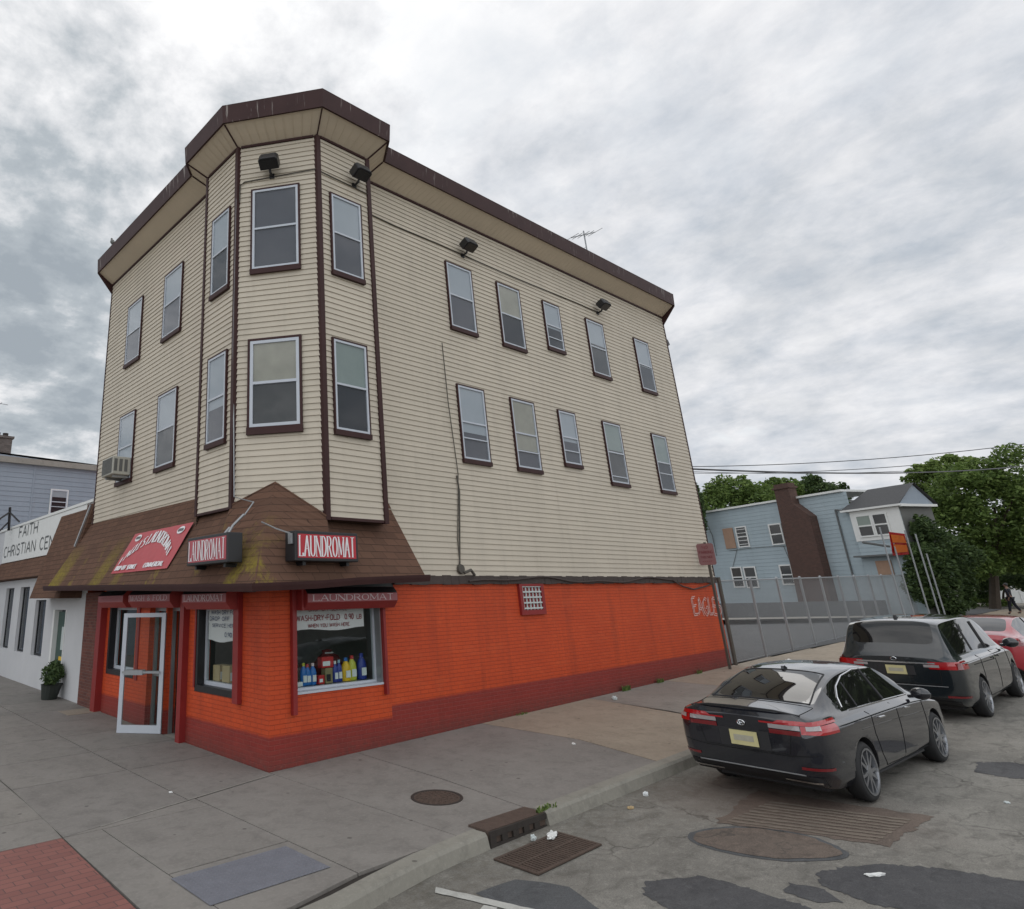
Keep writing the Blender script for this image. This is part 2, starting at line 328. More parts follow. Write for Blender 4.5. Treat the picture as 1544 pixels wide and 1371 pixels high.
# ------------------------------------------------------------------ mesh builder
class MB:
    def __init__(s): s.v=[]; s.f=[]; s.m=[]; s.sh={}
    def face(s,pts,m=0):
        i=len(s.v); s.v+= [tuple(p) for p in pts]; s.f.append(tuple(range(i,i+len(pts)))); s.m.append(m)
    def box(s,a,b,m=0,F=None):
        x0,y0,z0=a; x1,y1,z1=b
        c=[(x0,y0,z0),(x1,y0,z0),(x1,y1,z0),(x0,y1,z0),(x0,y0,z1),(x1,y0,z1),(x1,y1,z1),(x0,y1,z1)]
        if F: c=[F(*p) for p in c]
        i=len(s.v); s.v+=c
        for f in ((0,3,2,1),(4,5,6,7),(0,1,5,4),(1,2,6,5),(2,3,7,6),(3,0,4,7)):
            s.f.append(tuple(i+k for k in f)); s.m.append(m)
    def prism(s,poly,z0,z1,m=0,F=None):
        n=len(poly); c=[(p[0],p[1],z0) for p in poly]+[(p[0],p[1],z1) for p in poly]
        if F: c=[F(*p) for p in c]
        i=len(s.v); s.v+=[tuple(p) for p in c]
        s.f.append(tuple(i+k for k in reversed(range(n)))); s.m.append(m); s.f.append(tuple(i+n+k for k in range(n))); s.m.append(m)
        for k in range(n): s.f.append((i+k,i+(k+1)%n,i+n+(k+1)%n,i+n+k)); s.m.append(m)
    def tube(s,pts,r,n=8,m=0,cap=True,closed=False):
        pts=[Vector(p) for p in pts]; L=len(pts)
        rs=r if hasattr(r,'__len__') else [r]*L; base=len(s.v); up=None
        for i,p in enumerate(pts):
            if closed: d=(pts[(i+1)%L]-pts[i-1]).normalized()
            else: d=(pts[min(i+1,L-1)]-pts[max(i-1,0)]).normalized()
            if up is None:
                up=Vector((0,0,1)) if abs(d.z)<.9 else Vector((1,0,0))
            x=d.cross(up).normalized(); up2=x.cross(d).normalized(); up=up2
            for k in range(n):
                a=2*math.pi*(k+.5)/n; s.v.append(tuple(p+(x*math.cos(a)+up2*math.sin(a))*rs[i]))
        for i in range(L if closed else L-1):
            for k in range(n):
                a=base+i*n; b2=base+((i+1)%L)*n; s.f.append((a+k,a+(k+1)%n,b2+(k+1)%n,b2+k)); s.m.append(m)
        if cap and not closed:
            s.f.append(tuple(base+k for k in reversed(range(n)))); s.m.append(m); s.f.append(tuple(base+(L-1)*n+k for k in range(n))); s.m.append(m)
    def lathe(s,prof,n,F,m=0,mats=None):
        # prof [(r,h)] revolved; F(x,y,h)->world
        base=len(s.v)
        for r,h in prof:
            for k in range(n):
                a=2*math.pi*k/n; s.v.append(tuple(F(r*math.cos(a),r*math.sin(a),h)))
        for i in range(len(prof)-1):
            for k in range(n):
                a=base+i*n; b2=a+n; s.f.append((a+k,a+(k+1)%n,b2+(k+1)%n,b2+k)); s.m.append(mats[i] if mats else m)
    def build(s,name,mats,parent=None,smooth=False,fix=True):
        me=bpy.data.meshes.new(name); me.from_pydata([tuple(p) for p in s.v],[],s.f); me.update()
        if not isinstance(mats,(list,tuple)): mats=[mats]
        for m in mats: me.materials.append(M[m] if isinstance(m,str) else m)
        for i,p in enumerate(me.polygons): p.material_index=min(s.m[i],len(mats)-1); p.use_smooth=smooth
        if fix and len(me.vertices)<60000:
            bm=bmesh.new(); bm.from_mesh(me); bmesh.ops.recalc_face_normals(bm,faces=bm.faces); bm.to_mesh(me); bm.free()
        if s.sh:
            a=me.attributes.new('shade','FLOAT','FACE')
            for i in range(len(me.polygons)): a.data[i].value=s.sh.get(i,.4)
        o=bpy.data.objects.new(name,me); COL.objects.link(o)
        if parent: adopt(o,parent)
        return o
def adopt(o,p):
    o.parent=p
    o.matrix_parent_inverse=world_inv(p)
def world_inv(p):
    # parents are unrotated empties or meshes at the origin of their own data
    return wm(p).inverted()
def wm(p):
    m=p.matrix_basis.copy()
    if p.parent: m=wm(p.parent)@p.matrix_parent_inverse@m
    return m
def empty(name,loc=(0,0,0)):
    o=bpy.data.objects.new(name,None); o.location=loc; o.empty_display_size=.3; COL.objects.link(o); return o
def tag(o,label=None,cat=None,group=None,kind=None):
    if label: o['label']=label
    if cat: o['category']=cat
    if group: o['group']=group
    if kind: o['kind']=kind
    return o
def thing(name,loc,label,cat,group=None): return tag(empty(name,loc),label,cat,group)

# ------------------------------------------------------------------ stroke lettering
def arc(cx,cy,rx,ry,a0,a1,n=10): return [(cx+rx*math.cos(R(a0+(a1-a0)*i/n)),cy+ry*math.sin(R(a0+(a1-a0)*i/n))) for i in range(n+1)]
G={
'A':(.70,[[(0,0),(.35,1)],[(.35,1),(.70,0)],[(.14,.36),(.56,.36)]]),
'B':(.55,[[(0,0),(0,1)],[(0,1)]+arc(.28,.76,.24,.24,90,-90,6)+[(0,.52)],[(0,.52)]+arc(.30,.26,.25,.26,90,-90,6)+[(0,0)]]),
'C':(.62,[arc(.34,.5,.32,.5,50,310,14)]),
'D':(.62,[[(0,0),(0,1)],[(0,1)]+arc(.2,.5,.42,.5,90,-90,12)+[(0,0)]]),
'E':(.52,[[(0,0),(0,1)],[(0,1),(.52,1)],[(0,.52),(.42,.52)],[(0,0),(.52,0)]]),
'F':(.52,[[(0,0),(0,1)],[(0,1),(.52,1)],[(0,.52),(.42,.52)]]),
'G':(.64,[arc(.34,.5,.32,.5,50,300,14)+[(.62,.2)],[(.62,.05),(.62,.45)],[(.62,.45),(.4,.45)]]),
'H':(.60,[[(0,0),(0,1)],[(.6,0),(.6,1)],[(0,.5),(.6,.5)]]),
'I':(.08,[[(.04,0),(.04,1)]]),
'K':(.58,[[(0,0),(0,1)],[(.58,1),(0,.42)],[(.18,.6),(.58,0)]]),
'L':(.52,[[(0,1),(0,0)],[(0,0),(.52,0)],[(.52,0),(.52,.16)]]),
'M':(.80,[[(0,0),(0,1)],[(0,1),(.4,.1)],[(.4,.1),(.8,1)],[(.8,1),(.8,0)]]),
'N':(.66,[[(0,0),(0,1)],[(0,1),(.66,0)],[(.66,0),(.66,1)]]),
'O':(.72,[arc(.36,.5,.34,.5,0,360,18)]),
'P':(.55,[[(0,0),(0,1)],[(0,1)]+arc(.28,.74,.25,.26,90,-90,6)+[(0,.48)]]),
'R':(.60,[[(0,0),(0,1)],[(0,1)]+arc(.28,.75,.26,.25,90,-90,6)+[(0,.5)],[(.26,.5),(.6,0)]]),
'S':(.52,[arc(.27,.75,.24,.25,40,250,8)+arc(.25,.26,.26,.26,90,-140,9)]),
'T':(.62,[[(.31,0),(.31,1)],[(0,1),(.62,1)]]),
'U':(.64,[[(0,1)]+arc(.32,.32,.32,.32,180,360,10)+[(.64,1)]]),
'V':(.66,[[(0,1),(.33,0)],[(.33,0),(.66,1)]]),
'W':(.95,[[(0,1),(.24,0)],[(.24,0),(.475,.9)],[(.475,.9),(.71,0)],[(.71,0),(.95,1)]]),
'Y':(.62,[[(0,1),(.31,.5)],[(.62,1),(.31,.5)],[(.31,.5),(.31,0)]]),
'&':(.66,[[(.66,0),(.2,.68)]+arc(.32,.8,.15,.2,200,-20,7)+[(.1,.35)]+arc(.26,.24,.2,.24,170,340,7)+[(.62,.45)]]),
'-':(.3,[[(0,.45),(.3,.45)]]), '.':(.1,[[(0,.05),(.1,.05)]]),
'0':(.5,[arc(.25,.5,.24,.5,0,360,14)]), '9':(.5,[arc(.26,.72,.23,.27,0,360,10),[(.49,.72),(.4,0)]]),
'6':(.5,[arc(.25,.28,.23,.27,0,360,10),[(.02,.3),(.16,1)]]),
'5':(.5,[[(.46,1),(.06,1),(.04,.55)]+arc(.24,.3,.24,.3,110,-140,9)]),
'1':(.2,[[(0,.8),(.14,1),(.14,0)]]),
' ':(.35,[]),
}
def text(mb,s,mapf,width,height,weight=.1,serif=False,m=0,thick=.003,gap=.2,lift=0.0):
    """mapf(x,y,o): x along 0..width, y up 0..height, o outward -> world"""
    tot=sum(G[c][0] for c in s)+gap*(len(s)-1); sx=width/tot; sy=height; x0=0; t=weight*height; cnt=0
    for c in s:
        w,strokes=G[c]
        serifs=[]
        for st in strokes:
            P=[((x0+px)*sx,py*sy) for px,py in st]
            loop=(Vector(P[0])-Vector(P[-1])).length<1e-6
            # mitred ribbon
            L=[];Rr=[]; n=len(P)
            for i in range(n):
                a=Vector(P[i-1]) if i>0 else (Vector(P[-2]) if loop else None); b=Vector(P[i+1]) if i<n-1 else (Vector(P[1]) if loop else None); p=Vector(P[i])
                d1=(p-a).normalized() if a is not None else None; d2=(b-p).normalized() if b is not None else None
                if d1 is None: d1=d2
                if d2 is None: d2=d1
                d=(d1+d2); d=d.normalized() if d.length>1e-6 else d1
                nn=Vector((-d.y,d.x)); k=1/max(.5,d.dot(d2))
                tt=t
                if serif:
                    vert=abs(d.y); tt=t*(.42+.85*vert**2)
                    if len(st)==2 and abs(d.y)>.5 and abs(d.x)>.15: tt=t*(1.15 if (P[1][0]-P[0][0])*(P[1][1]-P[0][1])<0 else .55)
                    if c in 'NM' and len(st)==2 and abs(d.x)<.05: tt=t*(.6 if (c=='N' or st[0][0]==0) else 1.1)
                L.append(p+nn*tt/2*k); Rr.append(p-nn*tt/2*k)
            off=lift+.0004*(cnt%7); cnt+=1
            for i in range(n-1):
                mb.face([mapf(L[i].x,L[i].y,off+thick),mapf(L[i+1].x,L[i+1].y,off+thick),mapf(Rr[i+1].x,Rr[i+1].y,off+thick),mapf(Rr[i].x,Rr[i].y,off+thick)],m)
            if serif and c not in 'OCSG&':
                for e in (0,-1):
                    px,py=st[e]; q=st[1] if e==0 else st[-2]
                    if abs(py-round(py))<.01 and abs(q[1]-py)>.3 and (px,py) not in serifs:
                        if c=='A' and py==1: continue
                        if c=='M' and abs(px-.4)<.01: continue
                        serifs.append((px,py))
        for px,py in serifs:
            X=(x0+px)*sx; Y=py*sy; hw=.115*sx+t*.25; th=t*.32; y0,y1=(Y-th/2,Y+th/2)
            off=lift+.0004*(cnt%7); cnt+=1
            mb.face([mapf(X-hw,y0,off+thick),mapf(X+hw,y0,off+thick),mapf(X+hw,y1,off+thick),mapf(X-hw,y1,off+thick)],m)
        x0+=w+gap
def planar(O,Rv,Uv,Nv):
    O,Rv,Uv,Nv=Vector(O),Vector(Rv),Vector(Uv),Vector(Nv)
    return lambda x,y,o: tuple(O+Rv*x+Uv*y+Nv*o)

# ------------------------------------------------------------------ camera
CAMP=Vector((-6.36861585,-9.50315887,2.5)); FPX=999.85; CX,CY=466.42,566.23
r2=Vector((0.7971008,-0.60356613,-0.01839107)); u2=Vector((-0.1778407,-0.26375352,0.9480542)); fw=Vector((0.57706412,0.75242408,0.31757677))
cd=bpy.data.cameras.new('camera'); cam=bpy.data.objects.new('camera',cd); COL.objects.link(cam)
mt=Matrix((( r2.x,u2.x,-fw.x,CAMP.x),(r2.y,u2.y,-fw.y,CAMP.y),(r2.z,u2.z,-fw.z,CAMP.z),(0,0,0,1)))
cam.matrix_world=mt
cd.sensor_width=36; cd.sensor_fit='HORIZONTAL'; cd.lens=FPX/1544*36; cd.shift_x=(772-CX)/1544; cd.shift_y=-(685.5-CY)/1544; cd.clip_end=3000; cd.clip_start=.05
scene.camera=cam
def at(u,v,d):
    "surveyed point: direction through photo pixel (u,v) at depth d"
    D=fw+r2*((u-CX)/FPX)-u2*((v-CY)/FPX); return CAMP+D*d

# ------------------------------------------------------------------ terrain
def gx(x): return 0 if x<0 else (.0223*x if x<17 else .379+.0118*(min(x,140)-17))
def g(x,y): return gx(x)+.013*max(0,min(y,40))
def rd(x,y): return g(x,y)-.14
def sheet(name,xs,ys,zf,mat,kind='structure'):
    mb=MB(); n=len(ys)
    for x in xs:
        for y in ys: mb.v.append((x,y,zf(x,y)))
    for i in range(len(xs)-1):
        for j in range(n-1): mb.f.append((i*n+j,(i+1)*n+j,(i+1)*n+j+1,i*n+j+1)); mb.m.append(0)
    o=mb.build(name,mat,fix=False); o['kind']=kind; return o
def rng(a,b,s):
    o=[];x=a
    while x<b-1e-6: o.append(x); x+=s
    return o+[b]
sheet('ground',[-900,-300,-60,0,17,60,140,300,900],[-900,-300,-60,0,40,60,300,900],lambda x,y:g(x,y)-.45,'groundm')
XS=rng(-60,0,6)+rng(1,17,1)+rng(20,140,6)
sheet('road',XS,rng(-60,0,4)+rng(2,60,4),rd,'road')
sheet('parking_lot',[16.62]+rng(20,60,4),[.12,2,6,10,20,40],lambda x,y:g(x,y)+.004,'lot')
# sidewalk slabs
slabs=MB()
def slab(poly,shade,top=0.0,inset=.010,dz=.12):
    c=Vector((sum(p[0] for p in poly)/len(poly),sum(p[1] for p in poly)/len(poly)))
    P=[]
    for p in poly:
        d=Vector(p)-c; l=d.length; P.append(tuple(c+d*(1-inset*1.4/max(l,.1))))
    i0=len(slabs.f)
    n=len(P); i=len(slabs.v)
    slabs.v+=[(p[0],p[1],g(*p)+top-dz) for p in P]+[(p[0],p[1],g(*p)+top) for p in P]
    slabs.f.append(tuple(i+n+k for k in range(n))); slabs.m.append(0)
    for k in range(n): slabs.f.append((i+k,i+(k+1)%n,i+n+(k+1)%n,i+n+k)); slabs.m.append(0)
    for q in range(i0,len(slabs.f)): slabs.sh[q]=shade
rs=random.Random(3)
# side street pavement
cols=[1.55,4.78]+rng(8.35,60,3.5)
def slabx(x0,x1,shade): slab([(x0,-3.72),(x1,-3.72),(x1,0),(x0,0)],shade)
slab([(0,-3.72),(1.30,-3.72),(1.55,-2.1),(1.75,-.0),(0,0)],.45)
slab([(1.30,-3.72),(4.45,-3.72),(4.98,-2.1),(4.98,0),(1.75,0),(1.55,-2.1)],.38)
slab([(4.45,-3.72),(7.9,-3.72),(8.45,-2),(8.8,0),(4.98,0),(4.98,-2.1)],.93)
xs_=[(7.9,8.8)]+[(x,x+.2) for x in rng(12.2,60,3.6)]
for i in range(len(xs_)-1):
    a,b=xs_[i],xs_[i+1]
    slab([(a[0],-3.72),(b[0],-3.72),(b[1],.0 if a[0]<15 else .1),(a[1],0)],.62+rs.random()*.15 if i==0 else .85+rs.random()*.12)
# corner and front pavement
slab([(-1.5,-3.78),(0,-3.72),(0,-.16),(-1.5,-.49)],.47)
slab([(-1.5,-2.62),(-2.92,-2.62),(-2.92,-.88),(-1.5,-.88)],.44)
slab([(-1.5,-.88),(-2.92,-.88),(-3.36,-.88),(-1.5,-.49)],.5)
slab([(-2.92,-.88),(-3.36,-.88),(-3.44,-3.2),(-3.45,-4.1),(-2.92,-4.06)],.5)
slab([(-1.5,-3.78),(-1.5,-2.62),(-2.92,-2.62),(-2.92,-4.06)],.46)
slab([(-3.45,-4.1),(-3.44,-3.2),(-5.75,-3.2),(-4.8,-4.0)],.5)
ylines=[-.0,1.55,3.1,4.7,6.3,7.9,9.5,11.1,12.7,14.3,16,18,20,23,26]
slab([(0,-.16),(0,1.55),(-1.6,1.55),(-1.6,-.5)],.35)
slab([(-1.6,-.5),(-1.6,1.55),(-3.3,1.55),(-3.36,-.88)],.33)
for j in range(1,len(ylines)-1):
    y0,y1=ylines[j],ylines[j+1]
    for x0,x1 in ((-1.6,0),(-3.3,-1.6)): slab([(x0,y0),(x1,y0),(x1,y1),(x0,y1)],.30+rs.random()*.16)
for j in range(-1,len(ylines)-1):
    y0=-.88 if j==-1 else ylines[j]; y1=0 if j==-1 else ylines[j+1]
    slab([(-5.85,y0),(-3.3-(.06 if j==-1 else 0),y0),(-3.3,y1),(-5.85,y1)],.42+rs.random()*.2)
sw=slabs.build('sidewalk','sidewalk',fix=False); sw['kind']='structure'
def polysheet(name,poly,mat,dz,zf=g,kind='structure',parent=None,thick=0):
    mb=MB()
    if thick:
        n=len(poly); mb.v=[(p[0],p[1],zf(*p)+dz-thick) for p in poly]+[(p[0],p[1],zf(*p)+dz) for p in poly]
        mb.f.append(tuple(n+k for k in range(n))); mb.m.append(0)
        for k in range(n): mb.f.append((k,(k+1)%n,n+(k+1)%n,n+k)); mb.m.append(0)
    else: mb.face([(p[0],p[1],zf(*p)+dz) for p in poly])
    o=mb.build(name,mat,parent,fix=False)
    if kind: o['kind']=kind
    return o
sheet('sidewalk_base',[-5.83,-3,0],rng(-3,26,2),lambda x,y:g(x,y)-.03,'castdark')
sheet('sidewalk_base',[0]+rng(1,17,2)+rng(20,60,4),[-3.75,-2,0],lambda x,y:g(x,y)-.03,'castdark')
polysheet('sidewalk_base',[(-5.83,-3.01),(-4.8,-3.95),(-3.45,-4.05),(-1.9,-4.0),(0,-3.76),(0,-3.01)],'castdark',-.03)
polysheet('brick_paving',[(-5.8,-3.2),(-3.47,-3.2),(-3.38,-.9),(-5.8,-.9)],'pavers',.004)
polysheet('pavement_seam',[(-.08,-.13),(-.08,-.155),(-2.9,-.805),(-2.9,-.78)],'paleconc',.005)
# tactile mat with raised domes
mb=MB(); x0,x1,y0,y1=-2.95,-1.62,-3.50,-2.74
mb.face([(x0,y0,.006),(x1,y0,.006),(x1,y1,.006),(x0,y1,.006)])
nx,ny=26,15
for i in range(nx):
    for j in range(ny):
        cx=x0+(i+.5)*(x1-x0)/nx; cy=y0+(j+.5)*(y1-y0)/ny; b0=len(mb.v)
        for rr,h in ((.014,.0065),(.009,.011)):
            for k in range(6): mb.v.append((cx+rr*math.cos(k*math.pi/3),cy+rr*math.sin(k*math.pi/3),h))
        for k in range(6): mb.f.append((b0+k,b0+(k+1)%6,b0+6+(k+1)%6,b0+6+k)); mb.m.append(0)
        mb.f.append(tuple(b0+6+k for k in range(6))); mb.m.append(0)
o=mb.build('tactile_paving','tactile'); o['kind']='structure'
# kerb
def kerb(name,path,w=.19,h=.145):
    mb=MB(); P=[Vector(p) for p in path]; n=len(P); outer=[];inner=[]
    for i in range(n):
        d=(P[min(i+1,n-1)]-P[max(i-1,0)]).normalized(); nn=Vector((-d.y,d.x)); outer.append(P[i]); inner.append(P[i]+nn*w)
    sec=[]
    for i in range(n):
        o,q=outer[i],inner[i]; zt=g(*o)+.006; dn=(q-o).normalized()
        a=o-dn*.03; b=o+dn*.0; c=o+dn*.025
        sec.append([(a.x,a.y,zt-.16),(b.x,b.y,zt-.03),(c.x,c.y,zt),(q.x,q.y,zt),(q.x,q.y,zt-.16)])
    for i in range(n-1):
        for k in range(4): mb.face([sec[i][k],sec[i+1][k],sec[i+1][k+1],sec[i][k+1]])
    mb.face(sec[0]); mb.face(sec[-1][::-1])
    o=mb.build(name,'curb',fix=False); o['kind']='structure'; return o
random.seed(5)
pth=[(1.36+i*1.2,-3.90+random.uniform(-.012,.012)) for i in range(50)]
kerb('kerb',pth)
kerb('kerb',[(-6.0,30),(-6.0,3),(-5.98,-1.5),(-5.85,-2.6),(-5.5,-3.4),(-4.95,-3.95),(-4.3,-4.22),(-3.5,-4.30),(-2.7,-4.27),(-2.0,-4.19),(-1.4,-4.07),(-.78,-3.96),(-.2,-3.90),(.28,-3.88)])
# ------------------------------------------------------------------ road details
def blob(cx,cy,rx,ry,n=40,j=.12,seed=1,rot=0):
    r=random.Random(seed); ph=[r.uniform(0,6.28) for _ in range(6)]; o=[]
    for i in range(n):
        a=2*math.pi*i/n; k=1+sum(j/(q+1)*math.sin((q+2)*a+ph[q]) for q in range(5))+r.uniform(-j,j)*.35
        x,y=rx*k*math.cos(a),ry*k*math.sin(a); o.append((cx+x*math.cos(rot)-y*math.sin(rot),cy+x*math.sin(rot)+y*math.cos(rot)))
    return o
def jag(poly,step=.035,amp=.024,seed=2):
    r=random.Random(seed); o=[]
    for i in range(len(poly)):
        a=Vector(poly[i]); b=Vector(poly[(i+1)%len(poly)]); n=max(1,int((b-a).length/step))
        for k in range(n):
            p=a.lerp(b,k/n); o.append((p.x+r.uniform(-amp,amp),p.y+r.uniform(-amp,amp)))
    return o
polysheet('asphalt_patch',jag([(.22,-5.95),(.42,-5.52),(.68,-5.42),(.90,-5.55),(1.18,-5.70),(1.22,-6.1),(1.16,-6.9),(.2,-6.9),(-.3,-6.4)]),'tar',.004,rd)
polysheet('asphalt_patch',jag([(1.75,-6.50),(2.05,-6.40),(2.35,-6.52),(2.70,-6.72),(3.0,-7.2),(3.25,-8.3),(1.9,-8.2),(1.80,-7.4),(1.62,-6.95)],seed=4),'tar',.004,rd)
polysheet('asphalt_patch',jag([(7.3,-6.70),(8.0,-6.62),(8.3,-6.9),(8.2,-7.6),(7.6,-7.5),(7.25,-7.1)],seed=6),'tar',.004,rd)
polysheet('asphalt_patch',jag([(-.70,-4.55),(-.15,-4.55),(.05,-5.0),(-.2,-5.6),(-.9,-5.5)],.2,.03,seed=8),'lot',.004,rd)
polysheet('asphalt_patch',jag([(1.35,-6.35),(1.6,-6.3),(1.68,-6.55),(1.5,-6.75),(1.34,-6.6)],.06,.02,seed=9),'tar',.004,rd)
# old oval patch with a raised rim
ov=jag(blob(2.50,-5.78,.62,.46,44,.06,3,R(-58)),.05,.012,5)
polysheet('road_patch',blob(2.50,-5.78,.68,.52,44,.05,3,R(-58)),'lot',.004,rd)
o_=tag(polysheet('road_patch',ov,'patch',.008,rd,kind='structure'))
# ribbed tan strip (worn milled plate)
mb=MB()
A,B,C_,D_=Vector((2.9,-5.25)),Vector((3.35,-6.55)),Vector((4.45,-6.62)),Vector((4.1,-5.3))
for i in range(9):
    t0,t1=i/9+.012,(i+.62)/9
    p=[A.lerp(D_,t0),B.lerp(C_,t0),B.lerp(C_,t1),A.lerp(D_,t1)]
    mb.face([(x,y,rd(x,y)+.008) for x,y in jag([(q.x,q.y) for q in p],.07,.014,i)])
o=mb.build('road_ribs','ribs',fix=False); o['kind']='structure'
polysheet('road_patch',jag([(2.8,-5.15),(3.3,-6.65),(4.7,-6.75),(4.5,-5.0)],.09,.045,7),'patch',.004,rd)
# white road marking, an L of worn paint
mb=MB()
for poly in ([(-1.0,-4.28),(-.90,-4.20),(-.52,-5.3),(-.64,-5.34)],[(-.86,-4.74),(-1.22,-4.86),(-1.19,-4.97),(-.82,-4.85)]):
    mb.face([(x,y,rd(x,y)+.008) for x,y in jag(poly,.07,.008,3)])
o=mb.build('road_marking','roadwhite',fix=False); o['kind']='structure'
# storm drain
sd=thing('storm_drain',(.83,-3.9,-.14),'rusty iron storm drain set into the kerb with a row of square holes','storm drain')
mb=MB()
mb.box((.30,-3.88,-.10),(1.34,-3.60,.030)); o=mb.build('hood','castiron',sd)
mb=MB()
z0,z1=-.135,.0
xs=[.30,.40,.50,.60,.70,.80,.90,1.0,1.10,1.20,1.34]
mb.box((.30,-3.905,z1-.035),(1.34,-3.883,z1+.022)); mb.box((.30,-3.905,-.30),(1.34,-3.883,z0+.035))
for i in range(10):
    if i%2==0: mb.box((xs[i],-3.905,z0+.036),(xs[i+1],-3.883,z1-.036))
mb.build('curb_face','castdark',sd)
mb=MB(); mb.box((.31,-3.875,-.29),(1.33,-3.62,-.101)); mb.build('opening','hole',sd)
gr=thing('drain_grate',(.63,-4.38,-.14),'rusty rectangular drain grate in the road gutter','grate')
mb=MB(); 
def gz(x,y): return rd(x,y)+.006
def GF(x,y,z): return (x,y,gz(x,y)+z)
x0,x1,y0,y1=.06,1.22,-4.66,-4.12
for a,b in (((x0,y0,0),(x1,y0+.035,.014)),((x0,y1-.035,0),(x1,y1,.014)),((x0,y0+.036,0),(x0+.035,y1-.036,.014)),((x1-.035,y0+.036,0),(x1,y1-.036,.014)),((x0+.036,-4.40,0),(x1-.036,-4.375,.014))): mb.box(a,b,0,GF)
mb.build('frame','castiron',gr)
mb=MB()
for i in range(22):
    x=x0+.05+i*(x1-x0-.1)/21.5
    mb.box((x,y0+.04,0),(x+.026,-4.405,.012),0,GF); mb.box((x,-4.37,0),(x+.026,y1-.04,.012),0,GF)
mb.build('bars','castiron',gr)
mb=MB(); mb.face([(x,y,rd(x,y)+.003) for x,y in ((x0,y0),(x1,y0),(x1,y1),(x0,y1))]); mb.build('pit','hole',gr)
# manhole cover
mh=thing('manhole_cover',(.86,-2.61,g(.86,-2.61)),'round rusty iron manhole cover in the grey sidewalk','manhole cover')
zc=g(.86,-2.61)
mb=MB(); F=lambda x,y,h:(.86+x,-2.61+y,g(.86+x,-2.61+y)+h)
mb.lathe([(.335,-.01),(.335,.006),(.30,.006),(.295,.002)],36,F); mb.build('rim','castdark',mh)
mb=MB(); mb.lathe([(.293,.001),(.28,.004),(.001,.004)],36,F)
for ring,cnt in ((.25,22),(.195,17),(.14,12),(.085,7)):
    for k in range(cnt):
        a=2*math.pi*k/cnt; cx,cy=ring*math.cos(a),ring*math.sin(a)
        q=[(cx+.021*math.cos(a+t),cy+.021*math.sin(a+t)) for t in (0,1.4,2.9,4.4)]
        mb.prism(q,.0045,.010,0,F)
mb.build('lid','castiron',mh)

# ------------------------------------------------------------------ THE LAUNDROMAT BUILDING
bld=thing('corner_building',(8,4,0),'three storey corner building with cream siding over an orange painted brick laundromat','building')
LX,LY=16.5,8.46
def wallF(O,s,n):
    O,s,n=Vector((O[0],O[1],0)),Vector((s[0],s[1],0)).normalized(),Vector((n[0],n[1],0)).normalized()
    return lambda a,o,z: tuple(O+s*a+n*o+Vector((0,0,z)))
FR=wallF((0,0),(1,0),(0,-1)); FL=wallF((0,0),(0,1),(-1,0))
def grid_wall(mb,F,a0,a1,z0f,z1,holes,th=.26,m=0):
    A=sorted({a0,a1}|{h[0] for h in holes}|{h[1] for h in holes}); Z=sorted({-9.,z1}|{h[2] for h in holes}|{h[3] for h in holes})
    def pz(a,z): return z0f(a) if z==-9. else z
    for i in range(len(A)-1):
        for j in range(len(Z)-1):
            am,zm=(A[i]+A[i+1])/2,(max(Z[j],-1)+Z[j+1])/2
            if any(h[0]<am<h[1] and h[2]<zm<h[3] for h in holes): continue
            mb.face([F(A[i],0,pz(A[i],Z[j])),F(A[i+1],0,pz(A[i+1],Z[j])),F(A[i+1],0,Z[j+1]),F(A[i],0,Z[j+1])],m)
    for h in holes:
        b=max(h[2],-.3)
        mb.face([F(h[0],0,b),F(h[0],-th,b),F(h[0],-th,h[3]),F(h[0],0,h[3])],m); mb.face([F(h[1],0,b),F(h[1],-th,b),F(h[1],-th,h[3]),F(h[1],0,h[3])],m)
        mb.face([F(h[0],0,h[3]),F(h[1],0,h[3]),F(h[1],-th,h[3]),F(h[0],-th,h[3])],m); mb.face([F(h[0],0,b),F(h[1],0,b),F(h[1],-th,b),F(h[0],-th,b)],m)
RW=(.50,2.44,1.02,2.40); LW1=(.98,2.36,1.02,2.36); DO=(2.93,3.72,-9.,2.36); SL=(3.78,4.55,-9.,2.36); LW2=(5.25,6.72,1.02,2.36)
mb=MB()
zr=lambda a:-.3
grid_wall(mb,FR,0,LX,zr,2.75,[RW])
grid_wall(mb,FL,0,7.25,zr,2.75,[LW1,DO,SL,LW2])
mb.face([(LX,0,-.3),(LX,LY,-.3),(LX,LY,2.9),(LX,0,2.9)]); mb.face([(0,LY,-.3),(LX,LY,-.3),(LX,LY,11.5),(0,LY,11.5)])
mb.build('brick_wall','brick',bld,fix=False)
# brown brick pilaster at the far end of the shop front
mb=MB(); mb.box((-.05,7.30,-.2),(.2,8.42,2.72)); mb.build('brick_pilaster','brick_brown',bld)
mb=MB(); mb.box((-.16,6.98,-.02),(.0,7.24,2.60)); mb.build('downpipe_box','darkred',bld)
mb=MB(); mb.box((-.75,6.95,-.08),(-.0,8.5,.10)); mb.build('stone_step','tan',bld)
